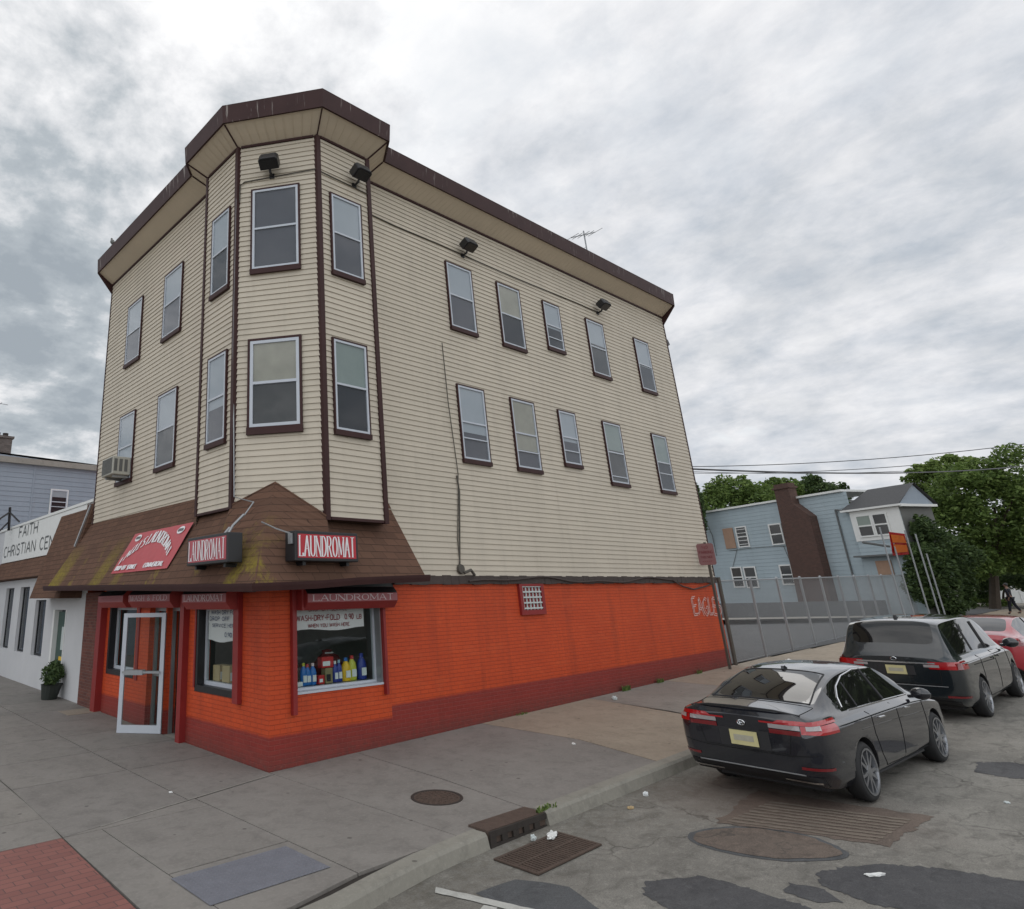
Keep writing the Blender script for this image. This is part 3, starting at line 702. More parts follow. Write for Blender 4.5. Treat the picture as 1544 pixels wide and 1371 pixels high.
# siding
def siding(mb,F,a0,a1,z0,z1,c=.1125,ob=.022,ot=.004):
    n=int(round((z1-z0)/c)); c=(z1-z0)/n
    for k in range(n):
        z=z0+k*c
        mb.face([F(a0,ob,z),F(a1,ob,z),F(a1,ot,z+c),F(a0,ot,z+c)]); mb.face([F(a0,ot,z),F(a1,ot,z),F(a1,ob,z),F(a0,ob,z)])
E0,E1,E2,E3=Vector((-.3,2.02)),Vector((-.3,.72)),Vector((.80,-.57)),Vector((2.16,-.57)); J0=Vector((0,2.36)); J1=Vector((2.56,0))
ZS=11.56
mb=MB(); siding(mb,FR,J1.x-.1,LX,2.86,ZS); siding(mb,FL,J0.y-.1,LY,4.38,ZS)
mb.face([(LX,0,2.9),(LX,LY,2.9),(LX,LY,ZS),(LX,0,ZS)])
mb.build('siding_wall','siding',bld,fix=False)
bay=MB()
def bf(A,B):
    s=(B-A).normalized(); return wallF((A.x,A.y),(s.x,s.y),(s.y,-s.x)),(B-A).length
FC,LC=bf(E1,E2); FB,LB=bf(E2,E3); FA,LA=bf(E0,E1)
siding(bay,FB,0,LB,3.79,ZS); siding(bay,FA,0,LA,4.03,ZS); siding(bay,FC,0,LC,3.79,ZS)
for (A,B) in ((J0,E0),(E3,J1)):
    Fq,Lq=bf(A,B); siding(bay,Fq,0,Lq,3.79,ZS)
def poly3(P,z): return [(p.x,p.y,z) for p in P]
bay.face(poly3([E2,E3,J1,Vector((.8,0))],3.80),1); bay.face(poly3([E0,E1,Vector((0,.72)),J0],4.04),1)
bay.build('corner_bay',['siding','brown'],bld,fix=False)
# trims
mb=MB()
def vtrim(p,z0,z1,r=.062): mb.tube([(p[0],p[1],z0),(p[0],p[1],z1)],r,4)
vtrim(E3,3.74,ZS,.07); vtrim(E2,3.74,ZS,.07); vtrim(E1,4.0,ZS,.07); vtrim(E0,4.0,ZS,.055); vtrim((J1.x-.02,.0),3.8,ZS,.05)
vtrim((LX+.0,-.01),2.9,ZS,.03); vtrim((-.01,LY+.0),4.4,ZS,.03)
def htrim(F,a0,a1,z,h=.05,o=.045): mb.box((a0,.0,z-h/2),(a1,o,z+h/2),0,F)
htrim(FR,J1.x,LX,ZS-.01); htrim(FL,J0.y,LY,ZS-.01); htrim(FB,.07,LB-.07,ZS-.01); htrim(FC,.07,LC-.07,ZS-.01); htrim(FA,.07,LA-.07,ZS-.01)
htrim(FB,.07,LB-.07,3.775,.05,.04); htrim(FA,.07,LA-.07,4.02,.045,.04); htrim(FL,J0.y,LY,4.36,.03,.03)
mb.build('corner_trim','brown',bld)
# cornice
path=[Vector((LX,0)),J1,E3,E2,E1,E0,J0,Vector((0,LY))]
def offs(P,o):
    out=[]
    for i,p in enumerate(P):
        ns=[]
        if i>0: d=(p-P[i-1]).normalized(); ns.append(Vector((-d.y,d.x)))
        if i<len(P)-1: d=(P[i+1]-p).normalized(); ns.append(Vector((-d.y,d.x)))
        if len(ns)==1: out.append(p+ns[0]*-o if False else p+ns[0]*o)
        else:
            b=(ns[0]+ns[1]).normalized(); out.append(p+b*(o/max(.4,b.dot(ns[0]))))
    return out
s_=offs(path,1)[0]; sg=1 if s_.y<0 else -1
W0=path; W1=offs(path,sg*.45); W2=offs(path,sg*.50); W3=offs(path,sg*.53)
ZO,ZF=11.86,12.27
sf=MB(); fa=MB(); tr=MB()
for i in range(len(path)-1):
    sf.face([(W0[i].x,W0[i].y,ZS),(W0[i+1].x,W0[i+1].y,ZS),(W1[i+1].x,W1[i+1].y,ZO),(W1[i].x,W1[i].y,ZO)])
    L=(W0[i+1]-W0[i]).length; n=int(L/.16)   # soffit grooves as raised ribs
    for k in range(1,n):
        a=W0[i].lerp(W0[i+1],k/n); b=W1[i].lerp(W1[i+1],k/n); d=(W0[i+1]-W0[i]).normalized()*.006
        sf.face([(a.x-d.x,a.y-d.y,ZS-.022),(a.x+d.x,a.y+d.y,ZS-.012),(b.x+d.x,b.y+d.y,ZO-.012),(b.x-d.x,b.y-d.y,ZO-.012)])
    for A,B,za,zb in ((W1,W2,ZO,ZO-.01),(W2,W3,ZO-.01,ZF),(W3,W1,ZF,ZF+.02)):
        fa.face([(A[i].x,A[i].y,za),(A[i+1].x,A[i+1].y,za),(B[i+1].x,B[i+1].y,zb),(B[i].x,B[i].y,zb)])
for i in range(1,len(path)-1):
    tr=MB(); tr.tube([(W0[i].x,W0[i].y,ZS-.015),(W1[i].x,W1[i].y,ZO-.015)],.018,4); tr.build('soffit_mitre_trim','brown',bld)
sf.build('soffit','siding_soffit',bld,fix=False)
for i,yy in ((0,0),(-1,0)):
    p0,p1,p3=W0[i],W2[i],W3[i]; d=Vector((.0,.0))
    e=.03 if i==0 else 0; ey=0 if i==0 else .03
    q=[(p0.x+e,p0.y+ey,11.25),(p1.x+e,p1.y+ey,ZO-.03),(p3.x+e,p3.y+ey,ZF+.01),(p0.x+e,p0.y+ey,ZF+.01)]
    q2=[(a-(.03 if i==0 else 0),b-(.03 if i==-1 else 0),c) for a,b,c in q]
    fa.face(q); fa.face(q2[::-1])
    for k in range(4): fa.face([q[k],q[(k+1)%4],q2[(k+1)%4],q2[k]])
fa.build('fascia','fascia',bld,fix=False)
mb=MB(); mb.face([(p.x,p.y,ZF-.02) for p in W3]+[(LX,LY,ZF-.02)]); mb.build('roof','flash',bld,fix=False)
# lower band between brick and siding
mb=MB(); n=60; 
for i in range(n):
    a0=2.8+(LX-2.8)*i/n; a1=2.8+(LX-2.8)*(i+1)/n
    mb.box((a0,0,2.70+.008*math.sin(i*1.7)),(a1,.055+.008*math.sin(i*.9),2.87+.008*math.sin(i*2.3)),0,FR)
mb.build('wall_flashing','flash',bld)
# mansard roof over the shop
mans=MB()
zeL,zeC,zeR=2.90,2.70,2.83
Cn=(-.8,-.8,zeC); Pk=(.185,.085,4.42)
left=[((-.8,-.8,zeC),Pk),((-.8,.70,2.73),(-.335,.70,4.06)),((-.8,.92,2.74),(-.21,.92,4.10)),((-.8,2.1,2.76),(0,2.1,4.46)),((-.8,5.5,2.82),(0,5.3,4.48)),((-.8,9.25,zeL),(.0,8.62,4.50))]
right=[((-.8,-.8,zeC),Pk),((.76,-.8,2.755),(.76,-.61,3.80)),((.98,-.8,2.765),(.98,-.3,3.95)),((2.1,-.8,2.80),(2.1,0,4.25)),((2.86,-.8,zeR),(2.86,0,4.12))]
def sub(a,b,t): return tuple(a[k]+(b[k]-a[k])*t for k in range(3))
for S in (left,right):
    for i in range(len(S)-1):
        rows=12
        for r_ in range(rows):
            t0,t1=r_/rows,(r_+1)/rows
            a,b,c,d=sub(*S[i],t0),sub(*S[i+1],t0),sub(*S[i+1],t1),sub(*S[i],t1)
            mans.face([a,b,c,d])
# rake ends and the shadowed soffit below
mans.face([(2.86,-.8,zeR),(2.86,0,4.12),(2.86,0,zeR-.02)]); mans.face([(2.86,-.02,4.12),(2.74,-.02,4.32),(2.5,-.02,4.32),(2.5,-.02,4.0),(2.86,-.02,4.0)])
mans.face([(-.8,9.25,zeL),(0,8.62,4.50),(0,8.62,zeL)])
mans.face([(-.8,-.8,zeC-.01),(-.8,9.25,zeL-.01),(.0,9.2,zeL-.01),(.0,0,zeC-.01)],1); mans.face([(-.8,-.8,zeC-.01),(2.86,-.8,zeR-.01),(2.86,0,zeR-.01),(.0,0,zeC-.01)],1)
mb=MB(); mb.tube([(-.335,.70,4.06),Pk,(.76,-.61,3.80)],.020,6); mb.tube([Pk,(-.28,-.30,3.56),(-.8,-.8,2.72)],.014,5); hipm=mb
mo=mans.build('mansard_roof',['shingle','brown'],bld,fix=False)
hipm.build('hip_flashing','shingle2',mo,fix=False)
mb=MB()
def gutter(P):
    prof=[(0,.0),(.0,-.075),(-.03,-.10),(-.085,-.10),(-.105,-.03),(-.11,.0)]
    return prof
gpts=[(-.8,9.3,zeL),(-.8,5.5,2.835),(-.8,3,2.785),(-.8,.9,2.735),(-.8,-.8,2.70),(.3,-.8,2.735),(1.2,-.8,2.79),(2.88,-.8,zeR+.01)]
pr_=[(0,.0),(.0,-.085),(.035,-.105),(.085,-.105),(.105,-.03),(.11,.012)]
rows=[]
for i,p in enumerate(gpts):
    if i<4: nn=Vector((-1,0))
    elif i==4: nn=Vector((-1,-1))
    else: nn=Vector((0,-1))
    rows.append([(p[0]+nn.x*a,p[1]+nn.y*a,p[2]+b) for a,b in pr_])
for i in range(len(rows)-1):
    for k in range(len(pr_)-1): mb.face([rows[i][k],rows[i+1][k],rows[i+1][k+1],rows[i][k+1]])
mb.face(rows[0]); mb.face(rows[-1])
gt=mb.build('gutter','brown',mo,fix=False)
# windows ---------------------------------------------------------
wrs=random.Random(11)
def window(F,a0,a1,z0,z1,up='blind',lo='dark',upf=.5,storm=False,parent=bld,trim='brown',sash='white_metal',sc=1.0,bottom_open=0):
    w=a1-a0; h=z1-z0; t=.034*sc; p=.06
    mb=MB(); s=z0+.10*sc
    mb.box((a0,0,s),(a0+t,p,z1),0,F); mb.box((a1-t,0,s),(a1,p,z1),0,F); mb.box((a0+t,0,z1-t),(a1-t,p,z1),0,F)
    fr=mb.build('window',trim,parent)
    mb=MB(); mb.box((a0-.005,0,z0),(a1+.005,p+.02,s-.003),0,F); mb.build('sill',trim,fr)
    # dark sheet paints the unlit room behind the glass
    mb=MB(); b0,b1,c0,c1=a0+t,a1-t,s,z1-t
    mb.box((b0,.0,c0),(b1,.026,c1),0,F); mb.build('room_shade','dark' if lo!='brown' else 'dark2',fr)
    zm=c0+(c1-c0)*.5; zb=c1-(c1-c0)*upf
    if up: mb=MB(); mb.box((b0,.0265,zb),(b1,.029,c1),0,F); mb.build('blind',{'blind':'blind','screen':'blindgrey','curtain':'curtain','green':'cream_shade'}[up],fr)
    if lo in('screen','brown'):
        mb=MB(); mb.box((b0,.0265,c0),(b1,.029,zb-.004),0,F); mb.build('insect_screen','blindgrey' if lo=='screen' else 'dark2',fr)
    # sashes
    mb=MB(); ts=.042*sc; 
    mb.box((b0,.03,c0),(b0+ts,.058,c1),0,F); mb.box((b1-ts,.03,c0),(b1,.058,c1),0,F)
    mb.box((b0+ts,.03,c0),(b1-ts,.058,c0+ts),0,F); mb.box((b0+ts,.03,c1-ts),(b1-ts,.058,c1),0,F); mb.box((b0+ts,.03,zm-ts*.45),(b1-ts,.062,zm+ts*.45),0,F)
    if bottom_open: 
        zz=c0+(c1-c0)*bottom_open; mb.box((b0+ts,.03,zz-.014),(b1-ts,.064,zz+.014),0,F)
    mb.build('sash',sash,fr)
    mb=MB()
    for q0,q1 in ((c0+ts,zm-ts*.45),(zm+ts*.45,c1-ts)): mb.face([F(b0+ts,.044,q0),F(b1-ts,.044,q0),F(b1-ts,.044,q1),F(b0+ts,.044,q1)])
    mb.build('pane','pane',fr,fix=False)
    return fr
Z3=(8.44,10.26); Z2=(5.26,7.10)
R3=[(4.95+.18,6.10),(7.09,8.07),(9.11,9.92),(11.27,12.23),(14.05,14.98)]
st3=[('blind','screen',.48,0),('curtain','dark',.5,0),('blind','dark',.56,.22),('blind','brown',.44,0),('blind','dark',.53,0)]
st2=[('blind','screen',.64,.28),('curtain','screen',.74,.24),('blind','screen',.58,.24),('green','brown',.46,.1),('green','dark',.5,.3)]
for i,(a,b) in enumerate(R3):
    sm=i==2
    u_,l_,f_,bo=st3[i]; window(FR,a,b,8.78 if sm else Z3[0],Z3[1],u_,l_,f_,bottom_open=bo)
    u_,l_,f_,bo=st2[i]; window(FR,a,b,5.57 if sm else Z2[0],Z2[1],u_,l_,f_,bottom_open=bo)
for i,(a,b) in enumerate([(3.65,4.65),(5.98,6.97)]):
    window(FL,a,b,Z3[0],Z3[1],'blind','screen',.5); window(FL,a,b,Z2[0],Z2[1],'blind','brown' if i==0 else 'dark',.5 if i==0 else .7)
# bay windows
window(FB,.26,1.10,8.44,10.30,'blind','screen',.5); window(FB,.20,1.07,5.25,7.12,'green','dark',.5)
window(FC,.30,1.32,8.52,10.46,'screen','screen',.5,sc=1.1); window(FC,.27,1.31,5.30,7.16,'curtain','brown',.5,sc=1.4)
window(FA,.33,1.08,8.36,10.26,'blind','dark',.5); window(FA,.33,1.08,5.22,7.08,'blind','screen',.62)
# --------------------------------------------------------------- shop front
# interior rooms
mb=MB()
def room(x0,x1,y0,y1,z0,z1,holes_front,holes_left):
    mb.face([(x0,y1,z0),(x1,y1,z0),(x1,y1,z1),(x0,y1,z1)],0); mb.face([(x1,y0,z0),(x1,y1,z0),(x1,y1,z1),(x1,y0,z1)],0)
    mb.face([(x0,y0,z0),(x1,y0,z0),(x1,y1,z0),(x0,y1,z0)],1); mb.face([(x0,y0,z1),(x1,y0,z1),(x1,y1,z1),(x0,y1,z1)],0)
room(.0,5.0,.0,7.2,.02,2.66,[],[])
mb.build('shop_interior',['interior','floor_in'],bld,fix=False)
mb=MB()
for x,y in ((1.3,3.2),(2.1,3.2),(2.9,3.2),(3.7,3.2)):
    mb.box((x,y,.02),(x+.7,y+.7,1.05)); 
mb.build('washing_machine_row','white',bld)
def shopwin(F,h,inward,name='shop_window'):
    a0,a1,z0,z1=h; d=.16; t=.055
    mb=MB()
    def bx(a,b,c,e,o0=-d-.05,o1=-d+.02): mb.box((a,o0,c),(b,o1,e),0,F)
    bx(a0,a0+t,z0,z1); bx(a1-t,a1,z0,z1); bx(a0+t,a1-t,z0,z0+t*1.3); bx(a0+t,a1-t,z1-t,z1)
    o=mb.build(name,'white_metal',bld)
    mb=MB(); mb.face([F(a0+t,-d-.01,z0+t),F(a1-t,-d-.01,z0+t),F(a1-t,-d-.01,z1-t),F(a0+t,-d-.01,z1-t)]); mb.build('pane','shopglass',o,fix=False)
    return o
sw1=shopwin(FR,RW,1); sw2=shopwin(FL,LW1,1); sw3=shopwin(FL,LW2,1)
# white jamb and sill of the side street window, black surround of the front ones
mb=MB(); mb.box((RW[0],-.14,RW[2]-.0),(RW[1],.02,RW[2]+.035),0,FR); mb.build('sill','white_metal',sw1)
mb=MB(); mb.box((RW[1]-.03,-.13,RW[2]+.037),(RW[1]-.001,.01,RW[3]),0,FR); mb.build('jamb','grey_metal',sw1)
for sw_,h in ((sw2,LW1),(sw3,LW2)):
    mb=MB(); mb.box((h[1]-.02,-.13,h[2]-.10),(h[1]+.07,.014,h[3]),0,FL); mb.box((h[0],-.13,h[2]-.10),(h[1]-.021,.014,h[2]+.006),0,FL); mb.build('black_surround','black',sw_)
# banners and displays inside the windows
def pane_sign(name,F,a0,a1,z0,z1,o,label,lines,ink,mat='paper',flip=False):
    t=thing(name,F(a0,o,z0),label,'sign')
    mb=MB(); n=8
    for i in range(n):
        q0,q1=a0+(a1-a0)*i/n,a0+(a1-a0)*(i+1)/n; w0=.008*math.sin(i*1.3); w1=.008*math.sin((i+1)*1.3)
        mb.face([F(q0,o+w0,z0+.02*math.sin(i)),F(q1,o+w1,z0+.02*math.sin(i+1)),F(q1,o+w1,z1),F(q0,o+w0,z1)])
    mb.build('sheet',mat,t,fix=False)
    mb=MB()
    for s,x0,x1,zb,hh in lines:
        def mf(x,y,oo,x0=x0,zb=zb): 
            a=(x0+x) if not flip else (x1-x); return F(a,o+.012+oo,zb+y)
        text(mb,s,mf,x1-x0,hh,.17)
    mb.build('lettering',ink,t,fix=False)
    return t
pane_sign('window_banner',FR,.55,2.16,1.97,2.36,-.13,'white paper banner with red wash dry fold lettering across the side window',
   [('DROP OFF SERVICE',.90,1.75,2.275,.055),('WASH-DRY-FOLD',.62,1.58,2.125,.085),('0.90',1.70,1.90,2.125,.085),('LB',1.98,2.09,2.125,.07),('WHEN YOU WASH HERE',.88,1.80,2.015,.055)],'inkred')
pane_sign('window_poster',FL,1.06,2.22,1.78,2.34,-.13,'pale poster with blue handwriting in the front shop window',
   [('WASH DRY FOLD',1.12,2.1,2.24,.065),('DROP OFF',1.45,2.15,2.13,.065),('SERVICE HERE',1.2,2.05,2.02,.055),('0.90',1.35,1.6,1.86,.07)],'inkblue',flip=True)
def bottle(name,x,y,z,r,h,mat,cap,label,depth=.7):
    r*=1.22; h*=1.30; t=thing(name,(x,y,z),label,'bottle' if 'jug' not in name else 'detergent jug','laundry goods in the side window')
    mb=MB(); F=lambda a,b,c:(x+a,y+b*depth,z+c)
    mb.lathe([(.001,0),(r*.95,0),(r,.01),(r,h*.55),(r*.85,h*.70),(r*.38,h*.84),(r*.34,h*.86)],14,F); mb.build('body',mat,t,smooth=True)
    mb=MB(); mb.lathe([(r*.42,h*.855),(r*.42,h),(.001,h)],12,F); mb.build('cap',cap,t)
    mb=MB(); mb.box((x-r*.55,y-r*depth*1.02-.004,z+h*.15),(x+r*.55,y-r*depth*1.02+.004,z+h*.45)); mb.build('paper_label','white_label',t)
    return t
zs=1.095; ysh=.34
mb=MB(); mb.box((.50,.18,.98),(2.42,.62,1.09)); mb.build('display_shelf','grey_metal',bld)
bottle('spray_bottle',.62,ysh,zs,.045,.22,'pale_blue_plastic','white_label','pale blue bottle at the left end of the window display')
bottle('laundry_bottle',.93,ysh,zs,.055,.27,'blue_plastic','lime_plastic','blue bottle with a yellow cap, left one of the blue trio')
bottle('laundry_bottle',1.03,ysh+.02,zs,.055,.25,'blue_plastic','banner','blue bottle with a pink cap, middle of the blue trio')
bottle('laundry_bottle',1.13,ysh,zs,.055,.26,'blue_plastic','palelet','blue bottle with a pale cap, right one of the blue trio')
bottle('laundry_bottle',1.62,ysh,zs,.05,.26,'navy_plastic','white_label','navy bottle with white cap beside the khaki box')
bottle('laundry_bottle',1.72,ysh+.01,zs,.05,.27,'navy_plastic','pale_blue_plastic','navy bottle with pale cap beside the yellow jug')
bottle('detergent_jug',1.87,ysh,zs,.075,.29,'yellow_plastic','blue_plastic','deep yellow detergent jug in the window display')
bottle('detergent_jug',2.02,ysh+.01,zs,.075,.31,'lime_plastic','red_plastic','lime yellow detergent jug with a red cap')
bottle('detergent_jug',2.24,ysh,zs,.08,.33,'navy_plastic','navy_plastic','large navy detergent jug at the right end of the display')
def carton(name,x0,x1,y0,y1,z0,z1,mat,label,cat='box',group=None,face=None):
    t=thing(name,((x0+x1)/2,(y0+y1)/2,z0),label,cat,group)
    mb=MB(); mb.box((x0,y0,z0),(x1,y1,z1)); o=mb.build('carton',mat,t)
    bv=o.modifiers.new('b','BEVEL'); bv.width=.006; bv.segments=2
    mb=MB(); mb.box((x0+.02,y0-.003,z0+.03),(x0+(x1-x0)*.7,y0-.0005,z0+(z1-z0)*.6)); mb.build('paper_label',face or 'white_label',t)
    return t
carton('detergent_box',1.36,1.52,.28,.40,zs,zs+.24,'khaki_box','khaki box with a dark mark standing in the window display','box',face='dark')
carton('detergent_box',1.30,1.56,.30,.42,zs+.245,zs+.42,'red_plastic','red detergent box on top of the khaki box','box')
carton('detergent_box',1.20,1.33,.27,.36,zs,zs+.14,'red_plastic','small red and white box between the blue bottles and khaki box','box')
carton('detergent_box',.72,.86,.26,.34,zs,zs+.07,'white_label','low white box next to the pale blue bottle','box')
mb=MB(); mb.box((.18,1.0,.98),(.55,2.34,1.09)); mb.build('display_shelf','grey_metal',bld)
carton('cardboard_box',.22,.44,1.93,2.17,1.095,1.36,'cardboard','brown cardboard box at the left of the front window','box')
carton('cardboard_box',.22,.44,1.58,1.84,1.095,1.37,'cardboard','brown cardboard box right beside another in the front window','box')
# red bean bag / cloth heap seen behind the display
rb=thing('laundry_bag',(1.9,.75,1.09),'dark red laundry bag behind the bottles in the side window','bag')
mb=MB()
rr=random.Random(4)
mb.lathe([(.001,0),(.26,.0),(.34,.12),(.33,.3),(.22,.45),(.10,.52),(.12,.58),(.001,.6)],20,lambda a,b,c:(2.0+a*1.0+.03*math.sin(c*20),1.0+b*.5,1.10+c*.8)); mb.build('sack','bagred',rb,smooth=True)
mb=MB(); mb.tube([(2.0+.11*math.cos(q),1.0+.06*math.sin(q),1.515) for q in [i*.63 for i in range(10)]],.012,6,closed=True); mb.build('drawstring','white_label',rb)
mb=MB(); mb.box((1.6,.8,.02),(2.4,1.25,1.095)); mb.build('display_shelf','white',bld)
# roller shutter boxes and rails
def shutter(F,a0,a1,z0,z1,word,label,end,face,letters,side_at,wfrac=(.06,.94)):
    d=.30
    t=thing('shutter_box',F((a0+a1)/2,.1,z0),label,'shutter box','red shutter boxes along the shop front')
    prof=[(0,z0),(d-.10,z0),(d,z0+.12),(d,z1-.10),(d-.09,z1),(0,z1)]
    mb=MB(); n=len(prof)
    for k in range(n):
        p,q=prof[k],prof[(k+1)%n]; mb.face([F(a0,p[0],p[1]),F(a1,p[0],p[1]),F(a1,q[0],q[1]),F(a0,q[0],q[1])],0 if k<3 else 1)
    mb.face([F(a0,p[0],p[1]) for p in prof],0); mb.face([F(a1,p[0],p[1]) for p in prof][::-1],0)
    mb.build('housing',[end,'black'],t,fix=False)
    mb=MB(); zz0,zz1=z0+.125,z1-.105; mb.box((a0+.01,d,zz0),(a1-.01,d+.004,zz1),0,F); mb.build('sign_strip',face,t)
    mb=MB(); hh=(zz1-zz0)*.74; w=(a1-a0)*(wfrac[1]-wfrac[0])
    if F is FL: mf=lambda x,y,o:F(a0+(a1-a0)*wfrac[1]-x,d+.005+o,zz0+.02+y)
    else: mf=lambda x,y,o:F(a0+(a1-a0)*wfrac[0]+x,d+.005+o,zz0+.02+y)
    text(mb,word,mf,w,hh,.17,True); mb.build('lettering',letters,t,fix=False)
    return t
def rail(mb,F,a,z0,z1,w=.07,d=.075): mb.box((a,0,z0),(a+w,d,z1),0,F)
t1=shutter(FR,.56,2.62,2.30,2.66,'LAUNDROMAT','dark red shutter box lettered LAUNDROMAT over the side street window','darkred','fadedpink','palelet',1)
mb=MB(); rail(mb,FR,.42,.74,2.66,.085); mb.build('guide_rail','darkred',t1); mb=MB(); rail(mb,FR,2.45,.86,2.30,.06); mb.build('guide_rail','darkred',t1); mb=MB(); rail(mb,FR,.508,2.30,2.66,.05,.22); mb.build('guide_rail','darkred',t1);
t2=shutter(FL,.86,2.50,2.33,2.70,'LAUNDROMAT','dark red shutter box lettered LAUNDROMAT right of the open door','fadedred','fadedpink','palelet',0)
mb=MB(); rail(mb,FL,.80,.86,2.70,.17,.09); mb.build('guide_rail','darkred',t2); mb=MB(); rail(mb,FL,2.42,.98,2.33,.05,.03); mb.build('guide_rail','darkred',t2);
t3=shutter(FL,3.02,5.05,2.36,2.72,'WASH & FOLD','faded red shutter box lettered WASH & FOLD over the open door','fadedred','fadedpink','palelet',0)
mb=MB(); rail(mb,FL,2.74,.0,2.60,.16,.13); mb.build('guide_rail','darkred',t3);
t4=shutter(FL,5.35,6.85,2.36,2.72,'LAUNDROMAT','most faded red shutter box, last before the brick pilaster','fadedred','fadedpink','fadedpink',0)
mb=MB(); rail(mb,FL,5.02,.9,2.36,.12,.03); mb.build('guide_rail','darkred',t4);
mb=MB(); mb.box((.40,.0,2.60),(7.1,.012,2.745),0,FL); mb.box((.5,.0,2.665),(2.8,.012,2.745),0,FR); mb.build('dark_valance','black',bld)
# door frame, side light, door leaf
mb=MB()
for a0,a1,z0,z1 in ((2.93,2.985,.02,2.36),(3.68,3.78,.02,2.36),(4.50,4.55,.02,2.36),(2.985,3.68,2.29,2.36),(3.78,4.50,2.29,2.36),(3.78,4.50,.02,.12),(3.78,4.5,1.02,1.07)): mb.box((a0,-.19,z0),(a1,-.12,z1),0,FL)
df=mb.build('door_frame','grey_metal',bld)
mb=MB(); mb.face([FL(3.78,-.155,.1),FL(4.5,-.155,.1),FL(4.5,-.155,2.3),FL(3.78,-.155,2.3)]); mb.build('side_light_pane','shopglass',df,fix=False)
mb=MB(); mb.box((2.9,-.26,-.05),(4.56,.02,.035),0,FL); mb.build('threshold','paleconc',bld)
H=Vector((-.03,3.70)); Ee=Vector((-.62,4.38)); dd=(Ee-H).normalized(); FD=wallF((H.x,H.y),(dd.x,dd.y),(dd.y*-1,dd.x))
wl=.92; t=.085
mb=MB()
mb.box((0,-.022,.06),(t,.022,2.26),0,FD); mb.box((wl-t,-.022,.06),(wl,.022,2.26),0,FD); mb.box((t,-.022,.06),(wl-t,.022,.20),0,FD); mb.box((t,-.022,2.18),(wl-t,.022,2.26),0,FD)
dl=mb.build('door','white_metal',bld)
mb=MB(); mb.face([FD(t,0,.2),FD(wl-t,0,.2),FD(wl-t,0,2.18),FD(t,0,2.18)]); mb.build('pane','shopglass',dl,fix=False)
mb=MB(); 
for sd_ in (-1,1): mb.box((.06,sd_*.05-.012,1.13),(wl-.05,sd_*.05+.012,1.17),0,FD); mb.box((.42,sd_*.055-.014,1.10),(wl-.10,sd_*.055+.014,1.19),0,FD)
mb.build('push_bar','grey_metal',dl)
# white chalk number disc beside the door
# wall vent
vt=thing('wall_vent',(7.05,0,2.05),'square white lattice vent with a dark red frame high on the orange side wall','vent')
mb=MB(); a0,a1,z0,z1=6.60,7.50,2.05,2.70
for b in ((a0,a0+.10,z0,z1),(a1-.10,a1,z0,z1),(a0+.10,a1-.10,z0,z0+.10),(a0+.10,a1-.10,z1-.05,z1)): mb.box((b[0],0,b[2]),(b[1],.06,b[3]),0,FR)
mb.build('frame','darkred',vt)
mb=MB(); mb.box((a0+.1,.0,z0+.1),(a1-.1,.006,z1-.05),0,FR); mb.build('dark_backing','darkred',vt)
mb=MB()
for i in range(6): x=a0+.12+i*(a1-a0-.27)/5; mb.box((x,.008,z0+.10),(x+.032,.030,z1-.05),0,FR)
for i in range(5): z=z0+.12+i*.115; mb.box((a0+.10,.031,z),(a1-.10,.050,z+.032),0,FR)
mb.build('lattice','paper',vt)
# graffiti, loose double strokes
gf=MB(); rj=random.Random(5)
for k in range(2):
    text(gf,'EAGLES',lambda x,y,o:FR(14.70+.06*k+x+.03*math.sin(y*9+x*3),.012+o,1.80+.05*k-.02*x+y+.02*math.sin(x*7)),1.78,.46,.055,False,lift=.003*k,gap=.16)
gr_=gf.build('graffiti','graffiti',bld,fix=False); gr_['label']='pinkish white EAGLES graffiti on the orange wall'
# LAUNDROMAT light boxes
def lightbox(F,a0,a1,z0,z1,o0,o1,label,face,left):
    t=thing('light_box_sign',F((a0+a1)/2,o0,z0),label,'sign','LAUNDROMAT light boxes on the mansard roof')
    mb=MB(); mb.box((a0,o0,z0),(a1,o1,z1),0,F); c=mb.build('case','black',t); bv=c.modifiers.new('b','BEVEL'); bv.width=.012; bv.segments=2
    mb=MB(); e=.05; mb.box((a0+e,o1,z0+e),(a1-e,o1+.004,z1-e),0,F); mb.build('sign_face',face,t)
    mb=MB()
    if left: mf=lambda x,y,o:F(a1-e-.03-x,o1+.005+o,z0+e+.025+y)
    else: mf=lambda x,y,o:F(a0+e+.03+x,o1+.005+o,z0+e+.025+y)
    text(mb,'LAUNDROMAT',mf,a1-a0-2*e-.07,z1-z0-2*e-.05,.075,True,gap=.24); mb.build('lettering','signwhite',t,fix=False)
    mb=MB()
    for a in (a0+.2,a1-.2): mb.box((a,.35,z0-.06),(a+.06,o1-.08,z0-.002),0,F)
    mb.build('bracket','black',t)
    mb=MB()
    if left:
        mb.tube([F(a0+.16,o1-.1,z1),F(a0+.20,o1-.2,z1+.12),F(a0+.1,.6,z1+.3)],.022,8); mb.tube([F(a0+.28,o1-.1,z1),F(a0+.30,o1-.2,z1+.10)],.02,8)
        mb.tube([F(a0+.1,.6,z1+.28),F(a0+.05,.45,z1+.5),F(.62,.32,4.2),F(.72,.34,7),F(.70,.34,10.3)],.012,6)
    else:
        mb.box((a0-.045,o1-.13,z1-.2),(a0-.002,o1-.05,z1-.04),0,F); mb.tube([F(a0-.02,o1-.1,z1-.04),F(a0-.1,.55,z1+.06),F(a0-.3,.45,z1+.16)],.012,6)
    mb.build('conduit','grey_metal',t)
    return t
lightbox(FL,-.27,1.09,3.04,3.50,.68,.95,'black LAUNDROMAT light box with faded red face on the front slope of the mansard','signpink',True)
